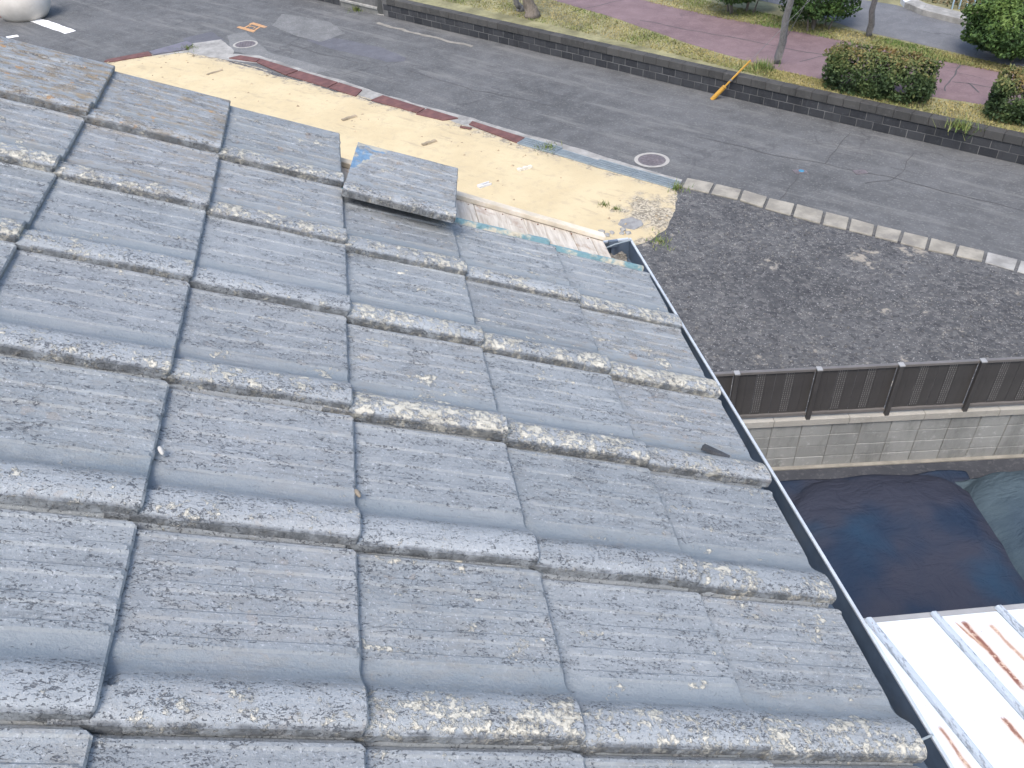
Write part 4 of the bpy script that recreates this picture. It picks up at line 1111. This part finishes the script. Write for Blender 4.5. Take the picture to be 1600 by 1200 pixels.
# sheathing boards bared where the verge tiles are gone
bu = [.60, .74, .885, 1.012, 1.173, 1.335, 1.405, 1.452]
for k in range(len(bu) - 1):
    o = MB().box((bu[k] + .0015, -.06, -.064 + .0005 * k), (bu[k + 1] - .0015, .286, -.050 + random.uniform(-.0015, .0015))).build('sheathing_board', WOOD, deck_o, bevel=.0015)
    pass
vb = MB().box((.55, .248, -.049), (1.452, .278, -.034)).build('verge_batten', plain('pale_batten', (.52, .46, .36), .85, .2, 10, dirt=(.6, .56, .5)), deck_o, bevel=.002)
for k in range(9):
    x = .93 + k * .058 + random.uniform(-.01, .01)
    MB().tube([(x, .236, -.056), (x, .236, -.0485)], .0025, 6).build('nail', plain('rust_nail%d' % k, (.12, .05, .03)), deck_o)
MB().box((u0, .2622, -.20), (1.43, .285, -.067)).build('barge_board', plain('barge_paint', (.35, .33, .30)), deck_o)

# gutter along the eave
g_a = Vector((.753, 2.365, CAM_H - 1.40)); g_b = Vector((.784, .877, CAM_H - 1.40)); gdir = (g_b - g_a).normalized(); GL = 3.6
gut = empty('gutter', (0, 0, 0)); 
gut.parent = house; gut.location = g_a - Vector((-2.2, -1.2, 0)); gut.rotation_euler = (0, 0, math.atan2(gdir.y, gdir.x))
# local x runs along the gutter towards the viewer, local y = +X side (outside is +y)
W_, D_ = .115, .065
mb = MB()
mb.box((0, -.0035, -D_), (GL, .0, -.0005)); mb.box((0, -W_, -D_), (GL, -.0036, -D_ + .003)); mb.box((0, -W_ - .003, -D_), (GL, -W_ - .0001, -.012))
tr = mb.build('gutter_trough', GUTTER, gut)
MB().box((-.004, -.0045, -.0004), (GL, .0025, .006)).build('rim', RIM, gut, bevel=.0015)
MB().box((-.0045, -W_ - .003, -D_), (-.0008, .004, -.001)).build('end_cap', GUTTER, gut)
MB().box((-.007, -W_ - .004, -.0006), (.001, -.0068, .006)).build('end_rim', RIM, gut)
mb = MB(); mb.box((.001, -.075, -.012), (.012, -.045, .010)); mb.box((.001, -.066, -.05), (.008, -.054, -.0125)); mb.build('bracket', GUTTER, gut)
for x in (.035, .795, 1.75, 2.6):
    MB().tube([(x, -W_, -.004), (x - .01, -.06, .006), (x - .02, -.002, .0085)], .0022, 6).build('strap', STEEL, gut)
mb = MB()
for k in range(260):
    x, y = abs(random.gauss(.06, .05)) + .01, random.uniform(-W_ + .01, -.025); r = random.uniform(.004, .011)
    bq = MB(); an = random.random() * 3
    mb.box((-r, -r * .6, 0), (r, r * .6, r * .9), Matrix.Translation((x, y, -D_ + .004 + random.random() * .02)) @ Matrix.Rotation(an, 4, 'Z') @ Matrix.Rotation(random.uniform(-.6, .6), 4, 'X'))
db = mb.build('gutter_debris', plain('debris', (.16, .15, .13), .9, .5, 90), gut); db['kind'] = 'stuff'
# eave fascia and walls of the house
xe = .70
MB().box((-4.6, -4.6, -.0), (.28, 1.95, 6.85), hinv).build('wall', SIDING, house)
MB().box((.60, -3.0, 6.93), (.628, 2.24, 7.06), hinv).build('fascia', plain('fascia_paint', (.3, .29, .28)), house)

# shard of slate and small litter on the tiles
RW = Matrix.Translation((-2.2, -1.2, 0)) @ ROOF
def on_roof(px, py, w):
    v = M @ np.array([(px - 800) / FPX, (py - 600) / FPX, 1.0]); s = (Oc @ nn_ + w) / (v @ nn_); P = v * s - Oc
    return float(P @ dd), float(P @ -ee)
x, y = on_roof(1117, 708, .012)
sh = MB(); sh.add([(-.034, -.006, 0), (.030, -.010, 0), (.036, .004, 0), (-.028, .012, 0), (-.032, -.004, .008), (.028, -.008, .007), (.033, .002, .007), (-.027, .009, .009)], [(3, 2, 1, 0), (4, 5, 6, 7), (0, 1, 5, 4), (1, 2, 6, 5), (2, 3, 7, 6), (3, 0, 4, 7)])
o = sh.build('slate_shard', SHARD); o.matrix_world = RW @ Matrix.Translation((x, y, .0115)) @ Matrix.Rotation(-.25, 4, 'Z'); tag(o, 'dark slate shard lying on a tile beside the gutter', 'shard')
def litter(px, py, r, label, mat):
    x, y = on_roof(px, py, .012)
    bmx = bmesh.new(); bmesh.ops.create_icosphere(bmx, subdivisions=2, radius=r)
    for v in bmx.verts: v.co.x *= .55; v.co.y *= 1.2; v.co.z *= .6; v.co *= 1 + .25 * mnoise.noise(v.co * 200)
    me = bpy.data.meshes.new('pebble'); bmx.to_mesh(me); bmx.free(); o = link('pebble', me, mat); o.matrix_world = RW @ Matrix.Translation((x, y, .009)) @ Matrix.Rotation(.5, 4, 'Z'); tag(o, label, 'pebble')
litter(560, 769, .007, 'tiny brown pebble caught in the tile joint near the picture centre', plain('pebble_brown', (.2, .17, .13)))
litter(252, 702, .007, 'tiny pale pebble caught in the tile joint on the left', plain('pebble_pale', (.4, .39, .36)))
